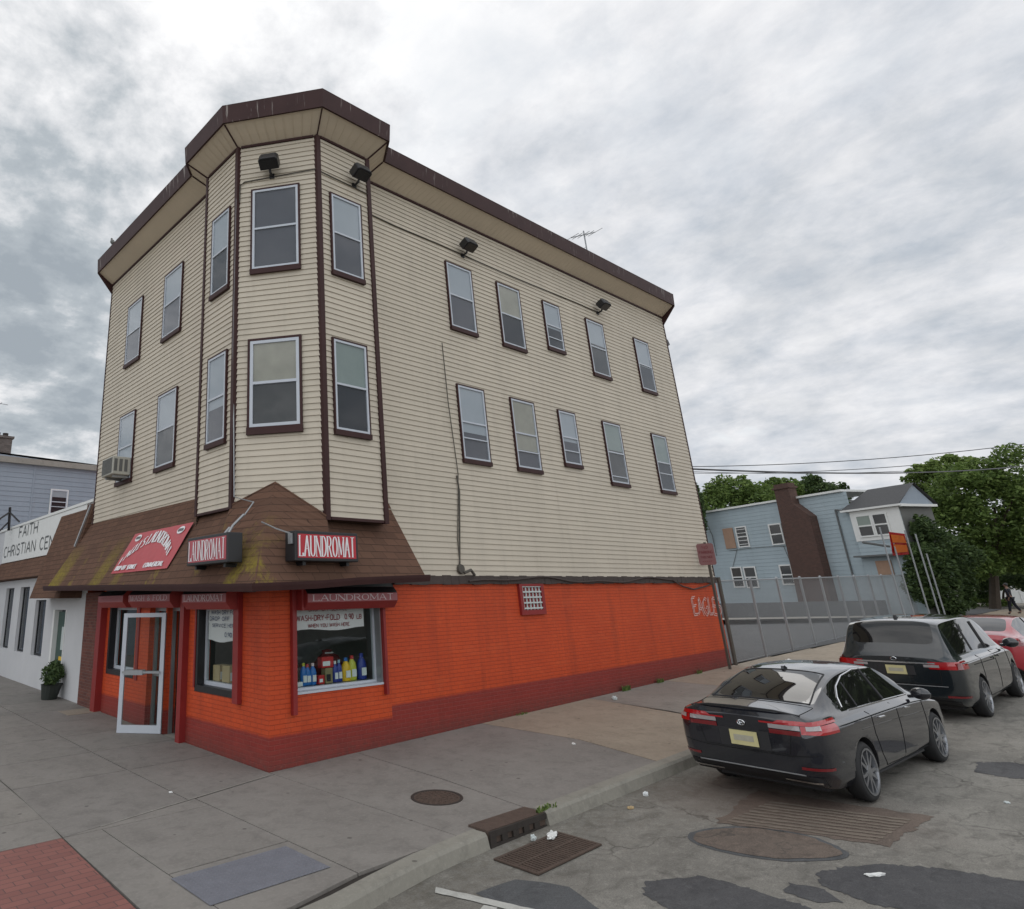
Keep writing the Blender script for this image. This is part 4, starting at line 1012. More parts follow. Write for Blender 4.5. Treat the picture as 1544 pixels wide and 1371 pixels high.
lightbox(FR,-.15,1.14,3.04,3.50,.68,.95,'black LAUNDROMAT light box with bright red face on the side street slope','signred',False)
# red banner on the mansard slope
bn=thing('roof_banner',(-.5,3.6,3.1),'red vinyl banner with arched white lettering and two white ovals on the mansard roof','banner')
B00=Vector((-.672,5.17,3.06)); B10=Vector((-.672,2.40,3.06)); B01=Vector((-.30,4.86,3.90)); B11=Vector((-.30,2.10,3.90))
def BF(x,y,o): 
    p=B00.lerp(B10,x).lerp(B01.lerp(B11,x),y); nrm=Vector((-.9,0,.40)).normalized(); return tuple(p+nrm*(o+.02))
mb=MB()
for i in range(14):
    for j in range(6): mb.face([BF(i/14,j/6,.004*math.sin(i*2+j)),BF((i+1)/14,j/6,.004*math.sin(i*2+2+j)),BF((i+1)/14,(j+1)/6,.004*math.sin(i*2+3+j)),BF(i/14,(j+1)/6,.004*math.sin(i*2+1+j))])
mb.build('sheet','banner',bn,fix=False)
mb=MB()
def arcmap(x,y,o): # x 0..1 , y 0..1
    th=x; cy=.10+.62*math.sin(math.pi*(.06+.86*th))**.8; h=.20+.10*math.sin(math.pi*th)
    return BF(.06+.84*x,min(.97,cy-.05+y*h*.9),o+.012)
text(mb,'EAGLES LAUNDROMAT',arcmap,1.0,1.0,.020,False,gap=.12)
mb2=MB(); 
for (a,b,ya,yb) in ((.05,.44,.07,.17),(.58,.90,.07,.17)):
    s='DROP-OFF SERVICE' if a<.3 else 'COMMERCIAL'
    text(mb,s,lambda x,y,o,a=a,ya=ya:BF(a+x,ya+y,o+.012),b-a,yb-ya,.16)
for cx,cy in ((.14,.86),(.87,.86)):
    el=[(cx+.055*math.cos(q*.3491),cy+.085*math.sin(q*.3491)) for q in range(18)]
    m3=MB(); m3.face([BF(x,y,.012) for x,y in el]); m3.build('oval','signwhite',bn,fix=False)
mb.build('lettering','signwhite',bn,fix=False); mb2.build('lettering','signwhite',bn,fix=False)
mb=MB()
for cx,cy in ((.14,.86),(.87,.86)): text(mb,'OPEN',lambda x,y,o:BF(cx-.035+x,cy-.03+y,o+.016),.07,.06,.16)
mb.build('oval_lettering','lettergrey',bn,fix=False)
# flood lights
def flood(F,a,z,label,tilt=.5,yaw=0):
    t=thing('flood_light',F(a,0,z),label,'flood light','black flood lights under the cornice')
    mb=MB(); mb.box((a-.05,0.0,z-.05),(a+.05,.05,z+.05),0,F); mb.tube([F(a,.04,z),F(a,.16,z+.02),F(a,.20,z+.10)],.026,8); mb.build('bracket','black',t)
    mb=MB(); c,s=math.cos(tilt),math.sin(tilt)
    def T(x,y,q): 
        yy,zz=y*c-q*s,y*s+q*c; return F(a+x,.25+yy,z+.20+zz)
    mb.prism([(-.20,-.12),(.20,-.12),(.20,.10),(.15,.14),(-.15,.14),(-.20,.10)],-.11,.10,0,T)
    h=mb.build('housing','black',t); bv=h.modifiers.new('b','BEVEL'); bv.width=.015; bv.segments=2
    mb=MB(); mb.box((-.17,-.10,-.118),(.17,.10,-.111),0,T); mb.build('lens','carglass',t)
    return t
flood(FC,.74,10.72,'black flood light on the chamfered face of the corner bay'); flood(FB,.95,10.72,'black flood light on the side street face of the corner bay')
flood(FR,5.85,10.62,'black flood light above the first window of the side street wall'); flood(FR,12.1,10.62,'black flood light above the fourth window of the side street wall')
flood(wallF((16.5,0),(0,1),(1,0)),.25,10.5,'black flood light round the far right edge of the building')
# conduit & cables
cb=MB()
cb.tube([FR(2.6,.035,10.68)]+[FR(x,.035,10.64-.02*math.sin(x)) for x in (3.5,5,6.5,8,9.5,11,12.1)],.014,6); cb.tube([FB(.0,.035,10.70),FB(LB,.035,10.66)],.012,6); cb.tube([FC(.05,.035,10.2),FC(.06,.035,10.60),FC(.15,.035,10.68),FC(LC,.035,10.74)],.012,6)
tag(cb.build('electric_conduit','post'),'thin electric conduit running level below the cornice','conduit')
cb=MB(); cb.tube([FR(4.77,.036,8.02),FR(4.80,.036,6.6),FR(4.92,.036,5.0),FR(4.86,.036,4.5),FR(4.72,.036,3.6),FR(4.72,.036,3.0)],.009,6)
cb.tube([FR(4.86,.045,4.95),FR(4.90,.045,4.6),FR(4.70,.045,3.05)],.016,6)
cb.lathe([(.001,.05),(.09,.05),(.10,.02),(.10,0)],16,lambda a,b,c:FR(4.72+a,c+.03,3.0+b)); 
cb.tube([FR(4.75,.10,2.92),FR(4.95,.12,2.98),FR(5.1,.08,2.88)],.03,6)
tag(cb.build('wall_cable','post'),'dark cable hanging down the siding to a round meter cap','cable')
cb=MB(); rr=random.Random(9)
cb.tube([FR(x,.085,2.78+.05*math.sin(x*1.1)+.03*math.sin(x*2.7)) for x in rng(4.9,13.6,.4)]+[FR(14.2,.05,2.62),FR(14.9,.04,2.52),FR(15.7,.05,2.60),FR(16.45,.05,2.72)],.02,6)
tag(cb.build('wall_cable','flash'),'wavy black cable lying along the top of the orange wall','cable')
# window air conditioner
ac=thing('air_conditioner',(-.25,6.4,5.45),'beige window air conditioner sticking out of the lowest far left window','air conditioner')
mb=MB(); mb.box((6.02,.06,5.42),(6.72,.52,5.86),0,FL); c=mb.build('case','ac',ac); bv=c.modifiers.new('b','BEVEL'); bv.width=.015
mb=MB()
for i in range(14): z=5.46+i*.027; mb.box((6.05,.521,z),(6.69,.530,z+.016),0,FL)
mb.build('condenser_grille','acdark',ac)
mb=MB()
for i in range(3): mb.box((6.014,.14+i*.13,5.50),(6.0195,.22+i*.13,5.80),0,FL)
mb.build('side_vent','acdark',ac)
mb=MB(); mb.box((6.1,.07,5.36),(6.16,.45,5.418),0,FL); mb.box((6.56,.07,5.36),(6.62,.45,5.418),0,FL); mb.build('bracket','grey_metal',ac)
# antenna on the roof
an=thing('tv_antenna',(13.1,.5,12.25),'bare metal television antenna on the flat roof edge','antenna')
mb=MB(); mb.tube([(13.15,.5,12.25),(13.12,.5,14.1)],.022,6); mb.build('mast','galv',an)
mb=MB(); mb.tube([(12.25,.5,13.55),(13.9,.5,14.32)],.018,6)
for q,l in ((0,.3),(.25,.22),(.5,.25),(.75,.2),(1,.3)):
    c=Vector((12.25,.5,13.55)).lerp(Vector((13.9,.5,14.32)),q); mb.tube([(c.x-.05,c.y-l,c.z),(c.x+.05,c.y+l,c.z)],.009,5)
mb.tube([(12.75,.5,13.25),(13.13,.5,13.5)],.010,5); mb.build('boom','galv',an)
# pigeon
pg=thing('pigeon',(-.5,7.42,12.29),'small dark pigeon perched on the far left cornice','bird')
mb=MB(); 
def ell(mb,c,r,n=10,m_=0,rot=None):
    b=len(mb.v); 
    for i in range(n+1):
        ph=math.pi*i/n
        for k in range(n*2):
            a=math.pi*k/n; p=Vector((r[0]*math.sin(ph)*math.cos(a),r[1]*math.sin(ph)*math.sin(a),r[2]*math.cos(ph)))
            if rot: p=rot@p
            mb.v.append(tuple(Vector(c)+p))
    for i in range(n):
        for k in range(n*2): mb.f.append((b+i*2*n+k,b+i*2*n+(k+1)%(2*n),b+(i+1)*2*n+(k+1)%(2*n),b+(i+1)*2*n+k)); mb.m.append(m_)
ell(mb,(-.5,7.42,12.40),(.06,.13,.07),8,0,Matrix.Rotation(.6,3,'X')); mb.tube([(-.5,7.46,12.44),(-.5,7.49,12.50),(-.5,7.50,12.53)],[.045,.033,.03],8); ell(mb,(-.5,7.51,12.54),(.03,.036,.03),6)
mb.tube([(-.5,7.35,12.36),(-.5,7.24,12.30)],[.04,.02],6); mb.tube([(-.5,7.54,12.54),(-.5,7.57,12.535)],[.008,.002],5); mb.tube([(-.52,7.42,12.35),(-.52,7.42,12.29)],.006,5); mb.tube([(-.48,7.42,12.35),(-.48,7.42,12.29)],.006,5)
mb.build('body','acdark',pg,smooth=True)

# ------------------------------------------------------------------ neighbour on the left
nb=thing('church_building',(2,13,.1),'low white stucco building with FAITH CHRISTIAN CENTER sign and tall narrow windows','building')
mb=MB()
NW=[(15.66,16.7,1.06,3.0),(13.80,14.86,1.03,3.0),(11.92,12.98,1.0,2.58),(9.98,11.02,.1,2.30)]
grid_wall(mb,FL,8.47,26,lambda a:-.2,5.08,NW,th=.18)
mb.face([(0,8.47,-.2),(9,8.47,-.2),(9,8.47,5.08),(0,8.47,5.08)]); mb.face([(0,8.47,5.0),(9,8.47,5.0),(9,26,5.0),(0,26,5.0)])
mb.build('wall','stucco',nb,fix=False)
mb=MB(); mb.box((8.5,-.3,5.08),(26,.05,5.16),0,FL); mb.build('parapet_cap','white',nb)
mb=MB(); mb.box((9,.0,3.90),(17.75,.03,5.07),0,FL); sp_=mb.build('sign_panel','white',nb); 
mb=MB()
text(mb,'FAITH',lambda x,y,o:FL(15.75-x,.033+o,4.68+y),2.2,.36,.17)
text(mb,'CHRISTIAN CENTER',lambda x,y,o:FL(17.55-x,.033+o,4.10+y),7.4,.36,.15)
mb.build('lettering','lettergrey',sp_,fix=False)
mb=MB(); mb.face([FL(11,.0,3.9),FL(18,.0,3.9),FL(18,.28,3.28),FL(11,.28,3.28)]); mb.face([FL(11,.28,3.28),FL(18,.28,3.28),FL(18,.0,3.24),FL(11,.0,3.24)]); mb.build('shingle_strip','shingle2',nb,fix=False)
mb=MB()
q=[FL(8.50,.0,5.05),FL(11.15,.0,5.07),FL(11.55,.60,2.62),FL(8.9,.60,2.60)]
for r_ in range(10):
    a,b=Vector(q[0]).lerp(Vector(q[3]),r_/10),Vector(q[1]).lerp(Vector(q[2]),r_/10); c,d=Vector(q[1]).lerp(Vector(q[2]),(r_+1)/10),Vector(q[0]).lerp(Vector(q[3]),(r_+1)/10)
    mb.face([a,b,c,d])
mb.face([q[1],q[2],FL(11.55,0,2.62)]); mb.face([q[0],q[3],FL(8.9,0,2.6)]); mb.face([q[2],q[3],FL(8.9,0,2.6),FL(11.55,0,2.62)])
mb.build('mansard_slope','shingle2',nb,fix=False)
mb=MB(); mb.tube([FL(8.62,.06,5.0),FL(8.78,.34,3.9)],.03,5); mb.build('flashing','grey_metal',nb)
for i,(a0,a1,z0,z1) in enumerate(NW[:3]):
    mb=MB()
    for b in ((a0,a0+.05,z0,z1),(a1-.05,a1,z0,z1),(a0+.05,a1-.05,z0,z0+.05),(a0+.05,a1-.05,z1-.05,z1)): mb.box((b[0],-.15,b[2]),(b[1],-.10,b[3]),0,FL)
    w=mb.build('window','black',nb)
    mb=MB(); mb.face([FL(a0+.05,-.12,z0+.05),FL(a1-.05,-.12,z0+.05),FL(a1-.05,-.12,z1-.05),FL(a0+.05,-.12,z1-.05)]); mb.build('pane','pane',w,fix=False)
    mb=MB(); mb.box((a0,-.50,z0),(a1,-.42,z1),0,FL); mb.build('room_shade','dark2',w)  # dark sheet painted in for the unlit room
mb=MB(); a0,a1,z0,z1=NW[3]; mb.box((a0+.05,-.16,z0),(a1-.05,-.11,z1-.05),0,FL); d=mb.build('door','greendoor',nb)
mb=MB(); mb.box((a0+.42,-.108,1.25),(a0+.60,-.104,1.85),0,FL); mb.build('paper_notice','paper',d)
mb=MB(); mb.box((a0+.38,-.108,.98),(a0+.66,-.10,1.08),0,FL); mb.build('mail_slot','yellow_plastic',d)
mb=MB(); mb.box((a0,-.2,z0),(a0+.05,.015,z1),0,FL); mb.box((a1-.05,-.2,z0),(a1+.1,.015,z1),0,FL); mb.build('door_frame','white',nb)
# planter
pt=thing('potted_plant',(-.32,9.7,g(0,9.7)),'leafy plant in a dark pot leaning by the white wall','plant')
zg=g(0,9.7)
mb=MB(); mb.lathe([(.001,.0),(.19,0),(.26,.33),(.28,.36),(.25,.36),(.22,.30),(.001,.30)],16,lambda a,b,c:(-.34+a+c*.12,9.72+b,zg+c)); mb.build('pot','pinkish',pt,smooth=False)
def leaves(mb,cs,n,size,seed,flat=.6):
    r=random.Random(seed); wts=[(q[1][0]*q[1][1]*q[1][2])**.62 for q in cs]
    for _ in range(n):
        c,rad=r.choices(cs,wts)[0]
        while True:
            p=Vector((r.uniform(-1,1),r.uniform(-1,1),r.uniform(-1,1)))
            if p.length<1: break
        p=p*(r.uniform(.55,1)/max(p.length,.01)*min(1,p.length+.35)); pos=Vector((c[0]+p.x*rad[0],c[1]+p.y*rad[1],c[2]+p.z*rad[2]))
        s=size*r.uniform(.6,1.3); u=Vector((r.gauss(0,1),r.gauss(0,1),r.gauss(0,.6))).normalized(); w=u.cross(Vector((r.gauss(0,1),r.gauss(0,1),r.gauss(0,1)))).normalized()
        a=pos-u*s; b=pos+w*s*.45; d=pos+u*s; e=pos-w*s*.45; b+=Vector((0,0,s*.12)); e+=Vector((0,0,s*.12))
        i=len(mb.v); mb.v+=[tuple(a),tuple(b),tuple(d),tuple(e)]; mb.f.append((i,i+1,i+2,i+3)); mb.m.append(0)
mb=MB(); leaves(mb,[((-.30,9.72,zg+.62),(.30,.32,.28)),((-.2,9.85,zg+.72),(.2,.22,.2)),((-.4,9.5,zg+.52),(.2,.2,.18))],900,.055,3); mb.build('foliage','leaf_dark',pt,fix=False)
mb=MB()
for a,b in ((0,0),(.08,.1),(-.1,-.1),(.05,-.12)): mb.tube([(-.32,9.72,zg+.3),(-.3+a,9.72+b,zg+.6)],.008,5)
mb.build('stem','bark',pt)
# grey-blue building behind
gb=thing('grey_house',(6,24,.4),'tall grey blue house with flat roof rising behind the white church building','building')
FG=wallF((-8,20.5),(1,0),(0,-1))
mb=MB(); 
def slopetop(x): return 8.43-.04*x
siding(mb,FG,0,24,.0,8.2,.2,.02,.003)
mb.face([(-8,20.48,8.18),(16,20.48,8.18),(16,20.48,7.9+.06),(-8,20.48,8.8)]) 
mb.build('wall','grey_siding',gb,fix=False)
mb=MB(); mb.box((-8,20.3,8.18),(16,32,8.42)); mb.build('roof_edge','paleconc',gb)
window(FG,10.25,11.02,6.05,7.22,'blind','dark',.3,parent=gb,trim='white',bottom_open=.3)
mb=MB(); mb.box((9.45,.0,.2),(9.53,.03,8.18),0,FG); mb.build('siding_joint_trim','grey_siding',gb)
ch=MB(); ch.box((-1.3,20.9,8.42),(.52,22.2,9.32)); ch.box((-1.36,20.84,9.321),(.58,22.26,9.42)); co=ch.build('chimney','brick_grey',gb)
mb=MB()
for i in range(5): mb.lathe([(.11,0),(.12,.22),(.08,.22),(.08,.0)],10,lambda a,b,c,i=i:(-1.0+i*.33+a,21.4+b,9.42+c))
mb.build('chimney_pot','castdark',co)
an=thing('tv_antenna',(-.3,21.6,9.4),'tall thin antenna mast behind the grey chimney at the left edge','antenna')
mb=MB(); mb.tube([(-.25,21.6,9.42),(-.22,21.6,11.2)],.02,5); mb.build('mast','galv',an)
mb=MB(); mb.tube([(-.8,21.6,11.05),(.3,21.6,11.0)],.014,5); mb.tube([(-.6,21.3,11.04),(-.6,21.9,11.04)],.01,5); mb.tube([(.0,21.4,11.02),(.0,21.8,11.02)],.01,5); mb.build('boom','galv',an)
# black bracket frame above the sign at left edge
bf_=thing('roof_sign_bracket',(-.7,14.8,5.1),'black steel bracket standing on the parapet above the FAITH sign','bracket')
mb=MB(); p0=at(13,800,24.3); p1=at(15,765,24.3)
mb.tube([p0,p1],.05,5); mb.tube([at(15,772,24.3),at(-14,792,23.6)],.035,5); mb.tube([at(15,773,24.3),at(29,787,25.2)],.035,5); mb.tube([at(12,788,24.3),at(-10,810,23.8)],.03,5)
mb.build('frame','black',bf_)

# ------------------------------------------------------------------ blue house beyond the lot
A=Vector((51.39,14.61)); B=Vector((46.3,3.54)); FH_=wallF((A.x,A.y),(B-A),(-.9085,.4178))
bh=thing('blue_house',(50,9,1),'pale blue two storey house with tall brown chimney and boarded windows','house')
ZT=8.28
mb=MB(); siding(mb,FH_,0,11.3,.5,ZT,.25,.02,.003); mb.face([FH_(0,0,.5),FH_(0,-9,.5),FH_(0,-9,ZT),FH_(0,0,ZT)])
mb.build('wall','blue_siding',bh,fix=False)
mb=MB(); mb.box((-.15,-3.5,ZT),(12.0,.18,ZT+.13),0,FH_); mb.build('roof_edge','white',bh)
# wall return up to the bay and the projecting white bay with its pitched roof
mb=MB(); siding(mb,FH_,11.3,12.2,.5,ZT-.02,.25,.02,.003); mb.build('wall_return','blue_siding',bh,fix=False)
FP=wallF(FH_(12.2,.0,0)[:2],((B-A).x,(B-A).y),(-.9085,.4178))
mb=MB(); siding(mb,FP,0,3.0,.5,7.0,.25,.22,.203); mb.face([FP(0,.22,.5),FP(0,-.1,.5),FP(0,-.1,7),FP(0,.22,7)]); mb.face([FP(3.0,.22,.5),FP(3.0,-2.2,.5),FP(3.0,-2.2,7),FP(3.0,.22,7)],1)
mb.build('bay',['blue_siding','dark_siding'],bh,fix=False)
mb=MB(); mb.box((.02,.225,5.15),(2.98,.26,6.94),0,FP); bp=mb.build('bay_panel','white',bh)
mb=MB()
mb.face([FP(-.35,.5,7.05),FP(3.25,.5,7.05),FP(3.25,-1.1,8.30),FP(.5,-1.1,8.30)]); mb.face([FP(-.35,.5,7.05),FP(-.35,-1.1,7.8),FP(.5,-1.1,8.30)])
mb.face([FP(.5,-1.1,8.30),FP(3.25,-1.1,8.30),FP(3.25,-2.5,7.05),FP(-.35,-2.5,7.05)])
mb.build('bay_roof','darkroof',bh,fix=False)
mb=MB(); mb.face([FP(3.12,.3,7.05),FP(3.12,-1.1,8.2),FP(3.12,-2.3,7.05)]); mb.build('gable_end','grey_siding',bh,fix=False)
mb=MB(); mb.box((-.35,-.1,6.95),(3.25,.5,7.06),0,FP); mb.box((3.15,-2.3,6.90),(3.3,.4,7.04),0,FP); mb.build('eave_board','white',bh)
def hwin(F,a0,a1,z0,z1,o=.03,lo='dark',bars=0,up=None):
    mb=MB(); t=.09
    for b in ((a0-t,a0,z0-t,z1+t),(a1,a1+t,z0-t,z1+t),(a0,a1,z0-t,z0),(a0,a1,z1,z1+t),(a0,a1,(z0+z1)/2-.04,(z0+z1)/2+.04)): mb.box((b[0],o,b[2]),(b[1],o+.05,b[3]),0,F)
    w=mb.build('window','white',bh)
    mb=MB(); mb.box((a0,o,z0),(a1,o+.012,(z0+z1)/2-.041),0,F); mb.box((a0,o,(z0+z1)/2+.041),(a1,o+.012,z1),0,F); mb.build('pane',lo if lo!='dark' else 'carglass',w)
    if bars:
        mb=MB()
        for i in range(bars): z=z0+(i+.5)*(z1-z0)/bars; mb.box((a0,o+.055,z-.02),(a1,o+.07,z+.02),0,F)
        mb.build('bars','white',w)
    if up:
        mb=MB(); mb.box((a0,o+.013,z0+.45*(z1-z0)),(a1,o+.03,z1),0,F); mb.build('blind',up,w)
    return w
hwin(FH_,3.25,4.08,5.52,6.85,bars=5); hwin(FH_,6.15,7.0,5.48,6.75); hwin(FH_,2.05,2.88,2.7,4.0,up='dark2'); hwin(FH_,3.2,4.1,2.65,3.97); hwin(FH_,6.25,7.05,2.8,3.97)
mb=MB(); mb.box((2.0,.03,5.43),(2.92,.09,6.92),0,FH_); x=mb.build('boarded_window','plywood',bh); x['label']='window closed with a weathered plywood board'
hwin(FP,.42,1.22,5.45,6.6,o=.265,up='cream_shade'); hwin(FP,1.42,2.15,5.45,6.6,o=.265)
mb=MB(); mb.box((-.05,.225,4.2),(2.9,.75,4.30),0,FP); mb.build('awning_ledge','lettergrey',bh)
mb=MB(); mb.box((.8,.225,3.15),(1.7,.28,3.95),0,FP); mb.build('boarded_window','plywood',bh)
mb=MB(); mb.tube([FH_(11.25,.08,7.2),FH_(11.25,.08,.6)],.05,6); mb.tube([FH_(11.25,.08,7.2),FH_(12.1,.3,7.05)],.05,6); mb.build('downpipe','lettergrey',bh)
mb=MB()
def CHF(x,y,z): return FH_(x,y,z)
poly=[(7.5,.3),(9.85,.3),(9.85,7.0),(8.85,7.95),(8.85,9.0),(7.72,9.0)]
pts0=[CHF(x,.02,z) for x,z in poly]; pts1=[CHF(x,.62,z) for x,z in poly]; n=len(poly)
mb.face(pts1); mb.face(pts0[::-1])
for k in range(n): mb.face([pts0[k],pts0[(k+1)%n],pts1[(k+1)%n],pts1[k]])
co=mb.build('chimney','brick_chim',bh,fix=False)
mb=MB(); mb.box((7.62,-.05,9.0),(8.95,.70,9.12),0,FH_); mb.box((7.72,.05,9.121),(8.85,.6,9.35),0,FH_); mb.build('chimney_cap','brick_chim',co)
mb=MB()
mb.tube([FH_(a,.06,5.3-.04*math.sin(a)) for a in rng(2.2,7.4,.6)],.015,5); mb.tube([FH_(3.0,.06,5.4),FH_(2.1,.06,3.9),FH_(2.1,.06,2.6)],.015,5); mb.tube([FH_(.4,.06,8.2),FH_(.9,.06,6.5),FH_(.9,.06,5.0)],.02,5); mb.tube([FH_(6.9,.06,5.3),FH_(7.2,.06,3.9)],.015,5)
mb.build('wall_cable','post',bh)
# neighbouring house part behind (grey gable) and beige house
g2=thing('grey_gable_house',(60,4,1),'grey gabled house half hidden behind the blue house and the tree','house')
p=at(1372,900,56); q_=at(1440,900,55); FQ=wallF((p.x,p.y),(q_.x-p.x,q_.y-p.y),(-.577,-.752)); Lq=(q_-p).length
mb=MB(); siding(mb,FQ,0,Lq,.5,8.4,.25,.02,.003); mb.build('wall','grey_siding',g2,fix=False)
mb=MB(); mb.face([FQ(-.3,.3,8.35),FQ(Lq+.3,.3,8.35),FQ(Lq+.3,-3.5,10.2),FQ(-.3,-3.5,10.2)]); mb.build('roof','darkroof',g2,fix=False)
mb=MB(); mb.box((.5,.03,6.9),(2.2,.08,7.8),0,FQ); w=mb.build('window','white',g2); mb=MB(); mb.box((.6,.081,7.0),(2.1,.09,7.7),0,FQ); mb.build('pane','carglass',w)
be=thing('beige_house',(82,5,1),'beige house with a brown porch roof seen through the trees','house')
p=at(1425,900,62); q_=at(1530,900,60); FBg=wallF((p.x,p.y),(q_.x-p.x,q_.y-p.y),(-.577,-.752))
mb=MB(); siding(mb,FBg,.0,2.6,.5,5.2,.25,.02,.003); siding(mb,FBg,2.6,7.0,.5,5.6,.25,-1.2,-1.217); mb.face([FBg(2.6,0,.5),FBg(2.6,-1.2,.5),FBg(2.6,-1.2,5.2),FBg(2.6,0,5.2)]); mb.build('wall','beige_siding',be,fix=False)
mb=MB(); mb.face([FBg(-.4,.4,5.1),FBg(7.2,.4,5.1),FBg(7.2,-3,7),FBg(-.4,-3,7)]); mb.build('roof','darkroof',be,fix=False)
mb=MB(); mb.box((2.5,-1.1,3.6),(7.2,.5,3.85),0,FBg); mb.build('porch_roof','brown',be)
mb=MB(); 
for a in (2.7,4.6,6.6): mb.box((a,.2,.9),(a+.18,.38,3.6),0,FBg)
mb.build('porch_post','white',be)
mb=MB(); mb.box((3.3,-1.18,1.9),(4.3,-1.13,3.2),0,FBg); mb.build('window','carglass',be)
# low grey wall and pale strip at the far side of the lot
p1=Vector(at(1040,925,39)); p2=Vector(at(1420,925,39)); FW=wallF((p1.x,p1.y),(p2.x-p1.x,p2.y-p1.y),(-.577,-.752))
L=(p2-p1).length
mb=MB(); mb.box((0,-.2,.4),(L,0,1.72),0,FW); lw=tag(mb.build('boundary_wall','concrete_wall'),'low dark grey boundary wall in front of the blue house','wall')
mb=MB(); mb.face([FW(0,.05,.93),FW(L,.05,.88),FW(L,3.2,.90),FW(0,3.2,.95)]); o=mb.build('concrete_strip','paleconc',fix=False); o['kind']='structure'

# ------------------------------------------------------------------ chain link fence along the pavement
FX0,FY0,FX1,FY1=16.72,-.02,49.5,1.7
FF=wallF((FX0,FY0),(FX1-FX0,FY1-FY0),(.05,-1)); FLn=math.hypot(FX1-FX0,FY1-FY0)
def fz(a): x,y,_=FF(a,0,0); return g(x,y)
fe=thing('chain_link_fence',(30,.7,.5),'tall chain link fence of grey steel posts closing off the parking lot','fence')
fh=2.38
mb=MB()
for i in range(0,13):
    a=i*FLn/12; z=fz(a)
    m_=MB(); m_.tube([FF(a,0,z-.05),FF(a,0,z+fh+.02)],.042 if i else .05,8); m_.lathe([(.05,0),(.05,.03),(.02,.07),(.001,.07)],8,lambda p,q,c,a=a,z=z:Vector(FF(a,0,z+fh+.01))+Vector((p,q,c))); m_.build('post','galv' if i%2 else 'grey_metal',fe)
m_=MB(); m_.tube([FF(a,0,fz(a)+fh) for a in rng(0,FLn,3)],.022,6); m_.tube([FF(a,0,fz(a)+.06) for a in rng(0,FLn,3)],.008,4); m_.build('rail','galv',fe)
def wires(F,L,zf,h,sp,name,parent,mat='galv',r=.0026):
    m_=MB(); k=sp
    def strip(p,q):
        p,q=Vector(p),Vector(q); i=len(m_.v)
        d=(q-p).normalized(); x=d.cross(Vector(F(0,1,0))-Vector(F(0,0,0))).normalized()*r; y=(Vector(F(0,1,0))-Vector(F(0,0,0)))*r
        for P in (p,q): m_.v.extend([tuple(P+x),tuple(P-x*.5+y*.87),tuple(P-x*.5-y*.87)])
        for a,b in ((0,1),(1,2),(2,0)): m_.f.append((i+a,i+b,i+3+b,i+3+a)); m_.m.append(0)
    a=-h
    while a<L:
        a0=max(a,0); a1=min(a+h,L)
        if a1>a0:
            strip(F(a0,.03,zf(a0)+(a0-a)),F(a1,.03,zf(a1)+(a1-a)))
            strip(F(a0,.035,zf(a0)+h-(a0-a)),F(a1,.035,zf(a1)+h-(a1-a)))
        a+=k
    return m_.build(name,mat,parent,fix=False)
wires(FF,FLn,lambda a:fz(a)+.05,fh-.05,.075,'wire_mesh',fe)
# return fence at the far end, towards the left
R0=FF(FLn,0,0); f2=thing('chain_link_fence',(48,4,.8),'far run of grey chain link fence across the back of the lot','fence')
R1=at(1240,925,43); F2=wallF((R0[0],R0[1]),(R1.x-R0[0],R1.y-R0[1]),(-.577,-.752)); L2=math.hypot(R1.x-R0[0],R1.y-R0[1])
for i in range(1,7):
    a=i*L2/6; z=g(*F2(a,0,0)[:2]); m_=MB(); m_.tube([F2(a,0,z),F2(a,0,z+2.3)],.035,6); m_.build('post','galv',f2)
m_=MB(); m_.tube([F2(0,0,3.05),F2(L2,0,3.05)],.022,6); m_.build('rail','galv',f2)
wires(F2,L2,lambda a:.85,2.15,.10,'wire_mesh',f2)
# terminal post at the building corner, sign pole
tp=MB(); tp.tube([(16.60,-.07,.3),(16.62,-.07,2.86)],.055,8); tag(tp.build('corner_post','post'),'thick dark brown steel post against the far corner of the orange wall','post')
sp=thing('parking_sign',(15.55,-.33,.35),'faded red parking sign on a dark leaning steel pole in front of the orange wall','street sign')
mb=MB(); mb.box((15.52,-.36,.33),(15.58,-.30,3.86)); mb.build('pole','post',sp)
SF=lambda x,y,o:(15.50-o,-.33+.25-x,3.20+y)
mb=MB(); pl_=[(0,.04),(.04,0),(.44,0),(.48,.04),(.48,.58),(.44,.62),(.04,.62),(0,.58)]
mb.prism(pl_,0,.006,0,lambda x,y,z:SF(x+.01,y,z)); mb.build('sign_plate','noparking',sp)
mb=MB(); text(mb,'NO',lambda x,y,o:SF(.17+x,.47+y,.008+o),.16,.08,.15); text(mb,'PARKING',lambda x,y,o:SF(.06+x,.33+y,.008+o),.38,.08,.15); text(mb,'THIS SIDE',lambda x,y,o:SF(.08+x,.20+y,.008+o),.34,.06,.15); text(mb,'-----',lambda x,y,o:SF(.12+x,.08+y,.008+o),.26,.06,.3); mb.build('lettering','noparktext',sp,fix=False)
